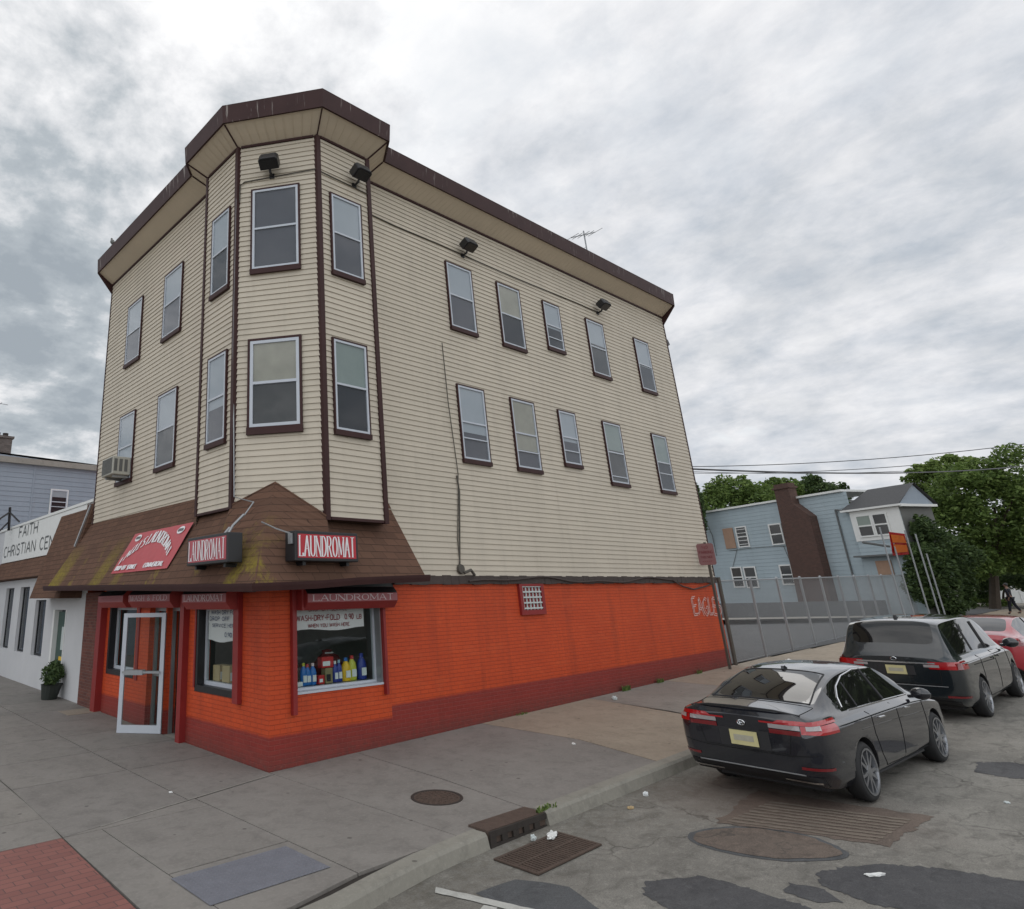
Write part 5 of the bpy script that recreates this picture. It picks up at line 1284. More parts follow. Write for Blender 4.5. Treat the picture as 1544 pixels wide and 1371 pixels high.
# orange sign and tall steel posts near the far fence end
osn=thing('orange_sign',at(1356,835,33.5),'orange and red sign board raised on tall steel posts beyond the fence','sign')
def quadpx(mb,P,d,th=.06,m=0):
    a=[at(u,v,d) for u,v in P]; b=[at(u,v,d+th) for u,v in P]; mb.face(a,m); mb.face(b[::-1],m)
    for k in range(4): mb.face([a[k],a[(k+1)%4],b[(k+1)%4],b[k]],m)
mb=MB(); quadpx(mb,[(1340,802),(1364,805),(1371,836),(1346,838)],33.5,.08); mb.build('frame','tailred',osn,fix=False)
mb=MB(); quadpx(mb,[(1343,806),(1362,808),(1367,819),(1346,818)],33.45,.03); quadpx(mb,[(1347,821),(1367,822),(1369,832),(1349,834)],33.45,.03); mb.build('board','osign',osn,fix=False)
def vpost(mb,u,v,d,ztop_v,r=.04):
    p=at(u,v,d); t=at(u,ztop_v,d); mb.tube([(p.x,p.y,g(p.x,p.y)),(p.x,p.y,t.z)],r,6)
for (u,vt,d) in ((1326,795,33.2),(1345,812,33.6),(1364,800,33.6),(1380,805,34.2),(1397,835,35)):
    m_=MB(); p=at(u,vt,d); m_.tube([(p.x,p.y,g(p.x,p.y)-.1),(p.x,p.y,p.z)],.035,6); m_.build('post','galv',osn)
mb=MB(); a=at(1301,818,33.2); b=at(1341,824,33.4); mb.tube([a,b],.06,6); mb.build('cross_arm','lettergrey',osn)
# power lines
def wire(p,q,sag,r,label):
    p,q=Vector(p),Vector(q); mb=MB(); mb.tube([p.lerp(q,t/24)-Vector((0,0,sag*4*(t/24)*(1-t/24))) for t in range(25)],r,5)
    tag(mb.build('power_line','black'),label,'power line','power lines beyond the building')
wire((16.45,.12,6.25),at(1700,672,55),.9,.030,'lowest power line, tied to the back corner of the building')
wire(at(980,704,60),at(1700,647,60),.9,.035,'topmost of the thin power lines over the blue house')
wire(at(980,712,62),at(1700,660,58),1.1,.03,'second power line from the top over the blue house')
wire(at(980,708,64),at(1700,682,58),1.0,.025,'faint power line between the other two over the blue house')
mb=MB(); mb.tube([(16.5,.12,6.2),(16.6,.1,6.0),(16.55,.06,4.5),(16.52,-.02,3.6),(16.2,-.04,2.95)],.018,5); tag(mb.build('service_cable','black'),'service cable dropping down the far right edge of the building','cable')
# white fence and hedge far right
p=at(1508,925,56); q_=at(1600,925,54); FWf=wallF((p.x,p.y),(q_.x-p.x,q_.y-p.y),(-.577,-.752))
wf=thing('white_fence',tuple(p),'white board fence at the right edge behind the walking person','fence')
mb=MB(); mb.box((0,0,.3),((q_-p).length,.05,2.0),0,FWf); mb.build('boards','white',wf)
mb=MB()
for i in range(4): mb.box((i*1.5,.05,.3),(i*1.5+.1,.12,2.1),0,FWf)
mb.build('post','white',wf)
wpst=MB(); p=at(1434,925,42); wpst.tube([(p.x,p.y,.6),(p.x,p.y,3.4)],.06,8); tag(wpst.build('white_post','white'),'thin white post standing beyond the end of the chain link fence','post')

# ------------------------------------------------------------------ trees
def tree(name,base,clumps,n,size,mat,label,group,trunk_r=.22,branches=True,seed=1):
    t=thing(name,base,label,'tree' if 'tree' in name else 'bush',group)
    mb=MB(); r=random.Random(seed); b=Vector(base)
    cs=[]
    for c,rad in clumps:
        cs.append((c,rad))
        for _ in range(9):
            d=Vector((r.gauss(0,1),r.gauss(0,1),r.gauss(0,1))).normalized(); k=r.uniform(.22,.42)
            cs.append(((c[0]+d.x*rad[0]*.9,c[1]+d.y*rad[1]*.9,c[2]+d.z*rad[2]*.9),(rad[0]*k,rad[1]*k,rad[2]*k)))
    leaves(mb,cs,n,size,seed); mb.build('crown',mat,t,fix=False)
    mb=MB()
    top=Vector(clumps[0][0])
    mb.tube([b-Vector((0,0,.2)),b.lerp(top,.35)+Vector((.1,.05,0)),b.lerp(top,.7),top],[trunk_r*1.2,trunk_r*.85,trunk_r*.6,trunk_r*.25],8)
    for c,rad in clumps[1:]: 
        s=b.lerp(top,r.uniform(.4,.7)); mb.tube([s,s.lerp(Vector(c),.5)+Vector((0,0,.2)),Vector(c)],[trunk_r*.45,trunk_r*.3,trunk_r*.12],6)
    mb.build('trunk','bark',t)
    return t
GB='trees behind the blue house'
def px(u,v,d,ru,rv): p=at(u,v,d); k=d/1000; return (tuple(p),(ru*k,ru*k,rv*k))
def gbase(u,d): p=at(u,920,d); return (p.x,p.y,g(p.x,p.y))
tree('tree',gbase(1052,52),[px(1050,775,52,13,38),px(1046,745,52,9,16)],3500,.16,'leaf_dark','dark narrow tree just past the right edge of the cream building',GB,.2,seed=2)
tree('tree',gbase(1112,64),[px(1115,765,64,46,42),px(1085,765,64,28,32),px(1150,762,64,32,36),px(1112,738,64,26,18)],12000,.19,'leaf_mid','broad mid green tree left of the brown chimney',GB,seed=3)
tree('tree',gbase(1180,66),[px(1178,762,66,30,40),px(1165,745,66,20,24),px(1200,752,66,20,30)],7000,.19,'leaf_mid','round green tree directly behind the brown chimney',GB,seed=4)
tree('tree',gbase(1240,66),[px(1235,752,66,30,30),px(1262,750,66,18,24),px(1212,745,66,18,22)],7000,.19,'leaf_dark','dark green tree between chimney and bay roof of the blue house',GB,seed=5)
GR='street trees at the right edge'
tree('street_tree',gbase(1500,46),[px(1500,765,46,66,66),px(1448,742,46,44,34),px(1540,722,45,56,42),px(1580,800,46,60,60),px(1440,790,46,46,38),px(1520,820,46,50,36),px(1475,710,46,30,20),px(1465,845,46,40,26)],34000,.15,'leaf_mid','largest green street tree filling the upper right edge',GR,.28,seed=6)
for i_,(tx,ty) in enumerate(((27,-16.5),(36,-15.5),(46,-17))):
    tree('tree',(tx,ty,g(tx,ty)),[((tx,ty,g(tx,ty)+6),(3.2,3.2,2.8)),((tx+1.5,ty+1,g(tx,ty)+4.4),(2.2,2.2,1.8)),((tx-1.8,ty,g(tx,ty)+4.6),(2,2,1.8))],5000,.28,'leaf_dark',('leafy tree across the side street, the nearest one mirrored in the sedan windows','leafy tree across the side street, middle one of the three mirrored in the sedan windows','leafy tree across the side street, farthest of the three mirrored in the sedan windows')[i_],'trees across the side street',.25,seed=20+i_)
tree('street_tree',gbase(1405,50),[px(1402,725,50,30,20),px(1428,708,50,34,20),px(1388,712,50,18,10),px(1412,755,50,26,26)],8000,.15,'leaf_light','light green airy treetop spreading left over the bay roof',GR,.16,seed=7)
tree('street_tree',gbase(1418,41),[px(1403,815,38,24,34),px(1432,842,41,32,38),px(1412,868,39,22,34),px(1392,800,38,16,22),px(1388,848,37.5,20,30),px(1384,885,37,20,26),px(1402,852,37,26,34),px(1418,892,37,26,30),px(1430,915,37,20,16),px(1445,875,41,20,24),px(1432,905,41,24,18)],24000,.12,'leaf_dark','dark lower tree standing behind the orange sign',GR,.16,seed=8)
tree('bush',gbase(1475,52),[px(1478,912,52,34,16),px(1450,916,52,20,12)],5000,.12,'leaf_mid','low green bush left of the walking person','bushes by the white fence',.06,seed=9)
tree('bush',gbase(1515,53),[px(1518,868,50,58,20),px(1570,860,50,44,30),px(1478,884,50,26,16)],12000,.13,'leaf_dark','dark green bush hanging above the walking person','bushes by the white fence',.08,seed=10)

# ------------------------------------------------------------------ vehicles
def ring(x,w,zb,zbelt,yg,zg,yr,zr,zt):
    return (x,[(0,zb),(w*.86,zb),(w*.965,zb+.13),(w,(zb+zbelt)*.5+.05),(w*.985,zbelt-.03),(yg+.045,zbelt+.01),(yg,zg),(yr,zr),(yr*.86,zr+(zt-zr)*.42),(yr*.5,zt-(zt-zr)*.12),(0,zt)])
def car(name,loc,rot,label,cat,paint,st,glass_side,glass_rear,glass_front,wheels,wr,tw,yw,group=None,extra=None,pitch=0):
    """stations rear->front along +x; returns root; parts in local space of root"""
    root=thing(name,(0,0,0),label,cat,group)
    nj=11; V=[];Fc=[];Mi=[]
    for x,P in st:
        full=[(x,y,z) for y,z in P]+[(x,-y,z) for y,z in P[-2:0:-1]]
        V+=full
    n=nj*2-2
    for i in range(len(st)-1):
        x0,x1=st[i][0],st[i+1][0]; xm=(x0+x1)/2
        for k in range(n):
            Fc.append((i*n+k,(i+1)*n+k,(i+1)*n+(k+1)%n,i*n+(k+1)%n))
            j=k if k<nj-1 else n-1-k
            m=0
            if j==6 and glass_side[0]<=xm<=glass_side[1]: m=1
            if j>=8 and glass_rear[0]<=xm<=glass_rear[1]: m=2
            if j>=8 and glass_front[0]<=xm<=glass_front[1]: m=3
            if j==0: m=4
            Mi.append(m)
    for i in (0,len(st)-1):
        for j in range(nj-1):
            a=i*n+j; b=i*n+j+1; c=i*n+(n-j-1)%n; d=i*n+(n-j)%n
            f=[a,b,c,d]; f=[q for t_,q in enumerate(f) if q not in f[:t_]]
            if i!=0: f=f[::-1]
            Fc.append(tuple(f)); Mi.append(0)
    me=bpy.data.meshes.new(name+'_body'); me.from_pydata(V,[],Fc)
    for m in (paint,'carglass','carglass','carglass','blackpl','blackpl'): me.materials.append(M[m])
    for p,m in zip(me.polygons,Mi): p.material_index=m; p.use_smooth=True
    bm=bmesh.new(); bm.from_mesh(me); bm.verts.index_update(); bmesh.ops.recalc_face_normals(bm,faces=bm.faces)
    cl=bm.edges.layers.float.get('crease_edge') or bm.edges.layers.float.new('crease_edge')
    for e in bm.edges:
        mats={f.material_index for f in e.link_faces}
        if len(mats)>1: e[cl]=.75
        elif all(v.index//n in(0,len(st)-1) for v in e.verts): e[cl]=.55
        else:
            ks=[min(v.index%n,n-v.index%n) for v in e.verts]
            if ks[0]==ks[1] and e.verts[0].index//n!=e.verts[1].index//n: e[cl]={4:.8,5:.5,6:.6,7:.55,2:.4}.get(ks[0],0)
            elif ks[0]==ks[1]: pass
            elif {v.index//n for v in e.verts}=={1} and min(ks)>=6: e[cl]=.6
    bm.to_mesh(me); bm.free()
    tmp=bpy.data.objects.new('tmp',me); COL.objects.link(tmp)
    s=tmp.modifiers.new('s','SUBSURF'); s.levels=3; s.render_levels=3
    cms=[]
    for wx in wheels:
        for sy in (-1,1):
            c=MB(); c.lathe([(0.001,-.42),(wr+.045,-.42),(wr+.045,.3),(.001,.3)],40,lambda a,b,h,wx=wx,sy=sy:(wx+a,sy*(yw+.02+h),wr+.01+b)); co=c.build('cut','blackpl'); cms.append(co)
            b_=tmp.modifiers.new('b','BOOLEAN'); b_.operation='DIFFERENCE'; b_.object=co; b_.solver='EXACT'
    dg=bpy.context.evaluated_depsgraph_get(); ev=tmp.evaluated_get(dg); m2=bpy.data.meshes.new_from_object(ev)
    for co in cms: bpy.data.objects.remove(co)
    bpy.data.objects.remove(tmp)
    bm=bmesh.new(); bm.from_mesh(m2)
    for f in bm.faces:
        c=f.calc_center_median()
        for wx in wheels:
            if math.hypot(c.x-wx,c.z-wr-.01)<wr+.048 and abs(c.y)<yw+.35 and abs(c.y)>yw-.5:
                if math.hypot(c.x-wx,c.z-wr-.01)<wr+.042 or abs(math.hypot(f.normal.x,f.normal.z)-1)<.02: f.material_index=5; f.smooth=False
    bvh=BVHTree.FromBMesh(bm)
    def take(ids,nm,mats,parent,side=0):
        b2=bm.copy(); dl=[f for f in b2.faces if not(f.material_index in ids and (side==0 or f.calc_center_median().y*side>0))]
        bmesh.ops.delete(b2,geom=dl,context='FACES'); mm=bpy.data.meshes.new(nm); b2.to_mesh(mm); b2.free()
        for q in range(len(mm.polygons)): mm.polygons[q].material_index={0:0,4:1,5:1}.get(mm.polygons[q].material_index,0)
        for x in mats: mm.materials.append(M[x])
        o=bpy.data.objects.new(nm,mm); COL.objects.link(o); adopt(o,parent); return o
    take((0,4,5),'body',[paint,'blackpl'],root)
    take((1,),'side_window',['carglass'],root,1); take((1,),'side_window',['carglass'],root,-1); take((2,),'rear_window',['carglass'],root); take((3,),'windshield',['carglass'],root)
    def hit(o,d,off=.004):
        l,nm,i,ds=bvh.ray_cast(Vector(o),Vector(d).normalized())
        if l is None: return None
        return l+nm*off
    def ribbon(fn,us,vs,nm,mat,parent=root,off=.006):
        """fn(u,v)->(origin,dir); grid projected on the body"""
        mb=MB(); rows=[]
        for u in us:
            rows.append([hit(*fn(u,v),off) for v in vs])
        for i in range(len(rows)-1):
            for j in range(len(vs)-1):
                q=[rows[i][j],rows[i+1][j],rows[i+1][j+1],rows[i][j+1]]
                if all(p is not None for p in q): mb.face(q)
        o=mb.build(nm,mat,parent,smooth=False,fix=False) if mb.f else None
        return o
    def seam(pts,nm,mat,r=.004,fn=None,parent=root,off=.001,res=10):
        mb=MB(); P=[]
        for i in range(len(pts)-1):
            for k in range(res): P.append(Vector(pts[i]).lerp(Vector(pts[i+1]),k/res))
        P.append(Vector(pts[-1])); Q=[hit(*fn(p),off) for p in P]; Q=[q for q in Q if q is not None]
        if len(Q)>1: mb.tube(Q,r,5); return mb.build(nm,mat,parent)
    api=dict(hit=hit,ribbon=ribbon,seam=seam,root=root)
    mb=MB(); mb.box((st[0][0]+.50,-yw+.28,.155),(st[-1][0]-.45,yw-.28,.34)); mb.build('underbody_light_block','blackpl',root)  # plain box added below the body to block light and darken the road
    # wheels
    for wx in wheels:
        for sy in (-1,1):
            steer=0
            Wf=lambda a,b,h,wx=wx,sy=sy:(wx+a,sy*(yw+h),wr+.0+b)
            mb=MB(); mb.lathe([(wr-.075,-tw),(wr-.03,-tw),(wr,-tw+.04),(wr,-.04),(wr-.025,-.01),(wr-.078,.0),(wr-.085,-.015)],40,Wf); w=mb.build('wheel','tyre',root,smooth=True)
            mb=MB(); mb.lathe([(wr-.085,-.02),(wr-.072,.004),(wr-.095,.002),(wr-.105,-.05),(.001,-.085)],36,Wf,mats=[0,0,0,1])
            for k in range(10):
                a=2*math.pi*k/10+(.12 if k%2 else -.0)
                c_,s_q=math.cos(a),math.sin(a)
                def SFn(x,y,z,c_=c_,s_q=s_q): return Wf(x*c_-y*s_q,x*s_q+y*c_,z)
                mb.prism([(.04,-.022),(wr-.098,-.014),(wr-.098,.014),(.04,.022)],-.045,-.008,0,SFn)
            mb.lathe([(.07,-.05),(.07,-.005),(.03,.0),(.001,.0)],16,Wf)
            mb.build('rim',['alloy','black'],w)
    if extra: extra(api)
    root.matrix_world=Matrix.Translation(loc)@Matrix.Rotation(rot,4,'Z')@Matrix.Rotation(-pitch,4,'Y')
    return root
def side(y): return lambda p:((p.x,y*3,p.z),(0,-y,0))
def plate_f(api,x,z,w=.31,h=.155):
    mb=MB(); mb.box((x-.012,-w/2,z-h/2),(x-.004,w/2,z+h/2)); o=mb.build('licence_plate','plate',api['root'])
    mb=MB(); mb.box((x-.015,-w*.36,z-h*.2),(x-.0125,w*.36,z+h*.2)); mb.build('blurred_band','plategrey',o)
def lin(a,b,n): return [a+(b-a)*i/n for i in range(n+1)]
# --- sedan
sed=[ring(.00,.70,.40,.84,.62,.93,.50,.98,1.00),ring(.07,.83,.33,.90,.74,1.00,.60,1.06,1.085),ring(.16,.88,.26,.93,.78,1.01,.64,1.055,1.09),ring(.40,.91,.22,.94,.79,1.02,.66,1.07,1.105),ring(.62,.925,.20,.945,.79,1.02,.665,1.10,1.135),
 ring(1.0,.93,.19,.945,.79,1.0,.63,1.245,1.285),ring(1.5,.93,.19,.945,.79,.985,.585,1.365,1.412),ring(2.1,.93,.19,.94,.80,.975,.59,1.405,1.455),ring(2.75,.93,.19,.93,.80,.965,.59,1.385,1.44),ring(3.05,.93,.19,.925,.80,.96,.60,1.325,1.38),
 ring(3.45,.93,.19,.91,.79,.95,.66,1.13,1.17),ring(3.75,.925,.19,.89,.78,.93,.68,.965,1.0),ring(4.2,.91,.19,.83,.74,.88,.58,.91,.935),ring(4.62,.85,.20,.73,.66,.78,.48,.81,.83),ring(4.88,.68,.28,.58,.52,.64,.36,.68,.70)]
def sedan_extra(api):
    rib,seam=api['ribbon'],api['seam']; root=api['root']
    for s in (-1,1):
        # C shaped tail lamp wrapping the corner
        O=lambda th,z,s=s:((.95,s*.25,z),(-math.cos(th),s*math.sin(th),0))
        us=lin(R(-2),R(58),18)
        up=rib(lambda u,v:O(u,.945+v*(.045 if u>R(10) else .02)),us,[0,.5,1],'tail_lamp','tailred',off=.012)
        par=up or root
        rib(lambda u,v:O(u,.855+v*.085),lin(R(24),R(54),12),[0,.33,.66,1],'lamp_body','tailred',par,.010)
        rib(lambda u,v:O(u,.895+v*.048),lin(R(4),R(23.5),8),[0,1],'clear_lens','tailclear',par,.010)
        rib(lambda u,v:O(u,.895+v*.048),lin(R(27),R(36),5),[0,1],'clear_lens','tailclear',par,.018)
        rib(lambda u,v:O(u,.835+v*.050),lin(R(4),R(23.5),8),[0,1],'lower_lens','taildark',par,.010)
        rib(lambda u,v:O(u,.47+v*.03),lin(R(20),R(40),6),[0,1],'rear_reflector','taildark',root,.008)
        # door seams, handles, sill
        f=side(s)
        seam([Vector((1.55,0,.95)),Vector((1.52,0,.7)),Vector((1.62,0,.45)),Vector((1.75,0,.30)),Vector((2.45,0,.28)),Vector((2.48,0,.95))],'door_seam','hole',.0045,f)
        seam([Vector((2.5,0,.28)),Vector((3.45,0,.28)),Vector((3.52,0,.5)),Vector((3.50,0,.9))],'door_seam','hole',.0045,f)
        seam([Vector((1.15,0,.80)),Vector((2.2,0,.775)),Vector((3.3,0,.74)),Vector((4.2,0,.68))],'body_crease','carglass',.006,f,off=-.001)
        for x in (1.72,2.72):
            seam([Vector((x,0,.865)),Vector((x+.2,0,.86))],'door_handle','chrome',.012,f,off=.02)
        seam([Vector((1.22,0,1.0)),Vector((1.6,0,.992)),Vector((2.5,0,.98)),Vector((3.4,0,.955))],'window_trim','chrome',.009,f,off=.003)
        # upper chrome arc over the glass
        seam([Vector((1.10,0,1.04)),Vector((1.20,0,1.14)),Vector((1.4,0,1.25)),Vector((1.75,0,1.345)),Vector((2.2,0,1.385)),Vector((2.75,0,1.36))],'window_trim','chrome',.010,f,off=.004)
        seam([Vector((2.43,0,1.38)),Vector((2.47,0,1.0))],'pillar','blackpl',.022,f,off=-.004)
        seam([Vector((1.62,0,1.28)),Vector((1.56,0,1.01))],'pillar','blackpl',.012,f,off=-.002)
        seam([Vector((1.35,0,.24)),Vector((3.3,0,.24))],'sill_trim','blackpl',.02,f,off=0)
        # mirror
        mb=MB(); ell(mb,(3.22,s*1.02,1.0),(.075,.12,.08),8); mb.tube([(3.25,s*.86,.95),(3.22,s*.98,.97)],.025,6); mb.build('mirror','carpaint',root,smooth=True)
    RO=lambda y,z:((-1,y,z),(1,0,0))
    rib(lambda y,z:RO(y,z),lin(-.78,.78,24),[.29,.34,.40],'bumper_insert','blackpl',off=.008)
    for s in (-1,1): rib(lambda y,z:RO(y*s,z),lin(.36,.74,10),[.325,.345],'chrome_trim','chrome',off=.016)
    rib(lambda y,z:RO(y,z),lin(-.62,.62,16),[.405,.42],'chrome_trim','grey_metal',off=.012)
    rib(lambda y,z:RO(y,z),lin(-.30,.30,10),[.62,.72,.84],'plate_recess','blackpl',off=.004)
    seam([Vector((0,-.78,.635)),Vector((0,-.50,.60)),Vector((0,.50,.60)),Vector((0,.78,.635))],'bumper_seam','hole',.005,lambda p:((-1,p.y,p.z),(1,0,0)))
    seam([Vector((0,-.58,.97)),Vector((0,-.50,.62)),Vector((0,.5,.62)),Vector((0,.58,.97))],'trunk_seam','hole',.004,lambda p:((-1,p.y,p.z),(1,0,0)))
    top=lambda p:((p.x,p.y,3),(0,0,-1))
    seam([Vector((.60,-.60,0)),Vector((.60,.60,0)),Vector((1.0,.55,0)),Vector((1.50,.50,0)),Vector((1.52,-.50,0)),Vector((1.0,-.55,0)),Vector((.60,-.60,0))],'rear_window_seal','blackpl',.010,top)
    seam([Vector((.09,-.64,0)),Vector((.52,-.66,0)),Vector((.52,.66,0)),Vector((.09,.64,0))],'trunk_seam','hole',.004,top)
    plate_f(api,-.012,.735,.33,.17)
    mb=MB(); mb.tube([(-.016+.0*q,.045*math.cos(q*.524),.915+.03*math.sin(q*.524)) for q in range(12)],.006,5,closed=True); mb.tube([(-.012,-.022,.935),(-.014,-.014,.895)],.005,5); mb.tube([(-.012,.022,.935),(-.014,.014,.895)],.005,5); mb.tube([(-.014,-.015,.915),(-.014,.015,.915)],.005,5); mb.build('emblem','chrome',root)
    # lip spoiler, antenna fin
    mb=MB(); mb.tube([(.10,-.66,1.045),(.045,-.40,1.088),(.03,0,1.10),(.045,.40,1.088),(.10,.66,1.045)],.012,6); mb.build('lip_spoiler','blackpl',root)
    mb=MB(); z=1.395; mb.prism([(1.50,0),(1.68,0),(1.56,.065),(1.52,.06)],-.018,.018,0,lambda x,y,h:(x,h,z+y)); mb.build('antenna_fin','carpaint',root)
zr_=lambda x,y:rd(x,y)
sx,sy_=3.90,-5.22; srot=R(-3.0)
car('sedan',(sx,sy_,rd(5.5,-5)-.0223*1.6),srot,'glossy black sedan parked nearest, at the kerb beside the orange wall','car','carpaint',sed,(.9,3.3),(.62,1.5),(3.05,3.75),(1.06,3.89),.333,.215,.915,'cars parked along the side street',sedan_extra,math.atan(.0223))
# --- minivan
van=[ring(.00,.80,.42,.98,.74,1.04,.66,1.08,1.10),ring(.05,.90,.34,1.02,.84,1.09,.76,1.14,1.165),ring(.16,.96,.28,1.03,.86,1.12,.765,1.28,1.33),ring(.34,.975,.24,1.03,.865,1.12,.72,1.60,1.66),ring(.46,.985,.22,1.03,.87,1.12,.70,1.665,1.735),ring(.75,.99,.21,1.03,.87,1.12,.70,1.69,1.76),
 ring(1.6,1.0,.20,1.03,.88,1.11,.72,1.705,1.775),ring(2.6,1.0,.20,1.02,.88,1.09,.72,1.695,1.765),ring(3.2,1.0,.20,1.01,.88,1.07,.70,1.63,1.70),ring(3.7,.995,.20,1.0,.87,1.05,.72,1.42,1.48),ring(4.15,.98,.20,.97,.86,1.02,.74,1.10,1.14),ring(4.6,.95,.20,.88,.80,.93,.6,.97,1.0),ring(4.95,.88,.22,.74,.7,.80,.5,.84,.86),ring(5.16,.72,.30,.6,.55,.66,.4,.7,.72)]
def van_extra(api):
    rib,seam=api['ribbon'],api['seam']; root=api['root']
    for s in (-1,1):
        O=lambda th,z,s=s:((1.0,s*.25,z),(-math.cos(th),s*math.sin(th),0))
        up=rib(lambda u,v:O(u,.90+v*.13),lin(R(14),R(52),14),[0,.5,1],'tail_lamp','tailred',off=.012); par=up or root
        rib(lambda u,v:O(u,.93+v*.045),lin(R(10),R(22),6),[0,1],'clear_lens','tailclear',par,.02)
        rib(lambda u,v:O(u,.905+v*.10),lin(R(34),R(40),4),[0,1],'dark_divider','taildark',par,.02)
        rib(lambda u,v:O(u,.42+v*.035),lin(R(22),R(42),8),[0,1],'rear_reflector','taildark',root,.010)
        f=side(s)
        seam([Vector((1.45,0,1.05)),Vector((1.40,0,.5)),Vector((1.6,0,.32)),Vector((2.6,0,.30)),Vector((2.62,0,1.05))],'door_seam','hole',.005,f)
        seam([Vector((2.65,0,.3)),Vector((3.65,0,.3)),Vector((3.75,0,.6)),Vector((3.7,0,1.0))],'door_seam','hole',.005,f)
        seam([Vector((.9,0,.93)),Vector((2.5,0,.90))],'slide_rail','hole',.008,f)
        for x in (2.35,2.8): seam([Vector((x,0,.93)),Vector((x+.2,0,.93))],'door_handle','vanpaint',.014,f,off=.02)
        seam([Vector((1.62,0,1.6)),Vector((1.55,0,1.13))],'pillar','blackpl',.02,f,off=0); seam([Vector((2.66,0,1.6)),Vector((2.66,0,1.1))],'pillar','blackpl',.03,f,off=0)
        mb=MB(); ell(mb,(3.75,s*1.10,1.12),(.08,.13,.10),8); mb.tube([(3.78,s*.93,1.06),(3.75,s*1.05,1.08)],.03,6); mb.build('mirror','vanpaint',root,smooth=True)
    RO=lambda y,z:((-1,y,z),(1,0,0))
    rib(lambda y,z:RO(y,z),lin(-.60,.60,16),[.985,1.01],'chrome_trim','chrome',off=.014)
    rib(lambda y,z:RO(y,z),lin(-.80,.80,24),[.30,.36],'bumper_insert','blackpl',off=.008)
    rib(lambda y,z:RO(y,z),lin(-.70,.70,20),[.60,.612],'bumper_seam','grey_metal',off=.008)
    seam([Vector((0,-.66,1.02)),Vector((0,-.62,.64)),Vector((0,.62,.64)),Vector((0,.66,1.02))],'tailgate_seam','hole',.005,lambda p:((-1,p.y,p.z),(1,0,0)))
    rib(lambda y,z:RO(y,z),lin(-.28,.28,10),[.78,.86,.95],'plate_recess','blackpl',off=.006)
    plate_f(api,-.012,.865)
    mb=MB(); mb.tube([(-.012,.045*math.cos(q*.524),1.06+.03*math.sin(q*.524)) for q in range(12)],.006,5,closed=True); mb.build('emblem','chrome',root)
    mb=MB(); mb.prism([(.75,0),(.95,0),(.82,.07),(.78,.065)],-.02,.02,0,lambda x,y,h:(x,h,1.745+y)); mb.build('antenna_fin','blackpl',root)
    mb=MB(); mb.tube([(.26,-.02,1.21),(.32,.34,1.25)],.01,5); mb.build('rear_wiper','blackpl',root)
car('minivan',(11.15,-5.20,rd(13,-5)-.0223*1.85),R(-1.0),'dark minivan parked in front of the black sedan','van','vanpaint',van,(.6,3.65),(.16,.4),(3.2,4.15),(1.10,4.10),.35,.225,.985,'cars parked along the side street',van_extra,math.atan(.0223))
# --- red car
def red_extra(api):
    rib,seam=api['ribbon'],api['seam']; root=api['root']
    for s in (-1,1):
        O=lambda th,z,s=s:((.95,s*.25,z),(-math.cos(th),s*math.sin(th),0))
        rib(lambda u,v:O(u,.84+v*.12),lin(R(14),R(58),12),[0,.5,1],'tail_lamp','taildark',off=.012)
        f=side(s)
        seam([Vector((1.55,0,.95)),Vector((1.52,0,.7)),Vector((1.75,0,.30)),Vector((2.45,0,.28)),Vector((2.48,0,.95))],'door_seam','hole',.005,f)
        seam([Vector((2.43,0,1.38)),Vector((2.47,0,1.0))],'pillar','blackpl',.022,f,off=-.004)
        mb=MB(); ell(mb,(3.22,s*1.02,1.0),(.075,.12,.08),8); mb.tube([(3.25,s*.86,.95),(3.22,s*.98,.97)],.025,6); mb.build('mirror','redpaint',root,smooth=True)
    plate_f(api,-.01,.765)
car('red_car',(17.55,-5.28,rd(19,-5)-.015*1.6),R(-1.5),'red car parked farthest along the kerb, beyond the dark minivan','car','redpaint',sed,(.9,3.3),(.62,1.5),(3.05,3.75),(1.06,3.89),.333,.215,.915,'cars parked along the side street',red_extra,math.atan(.014))

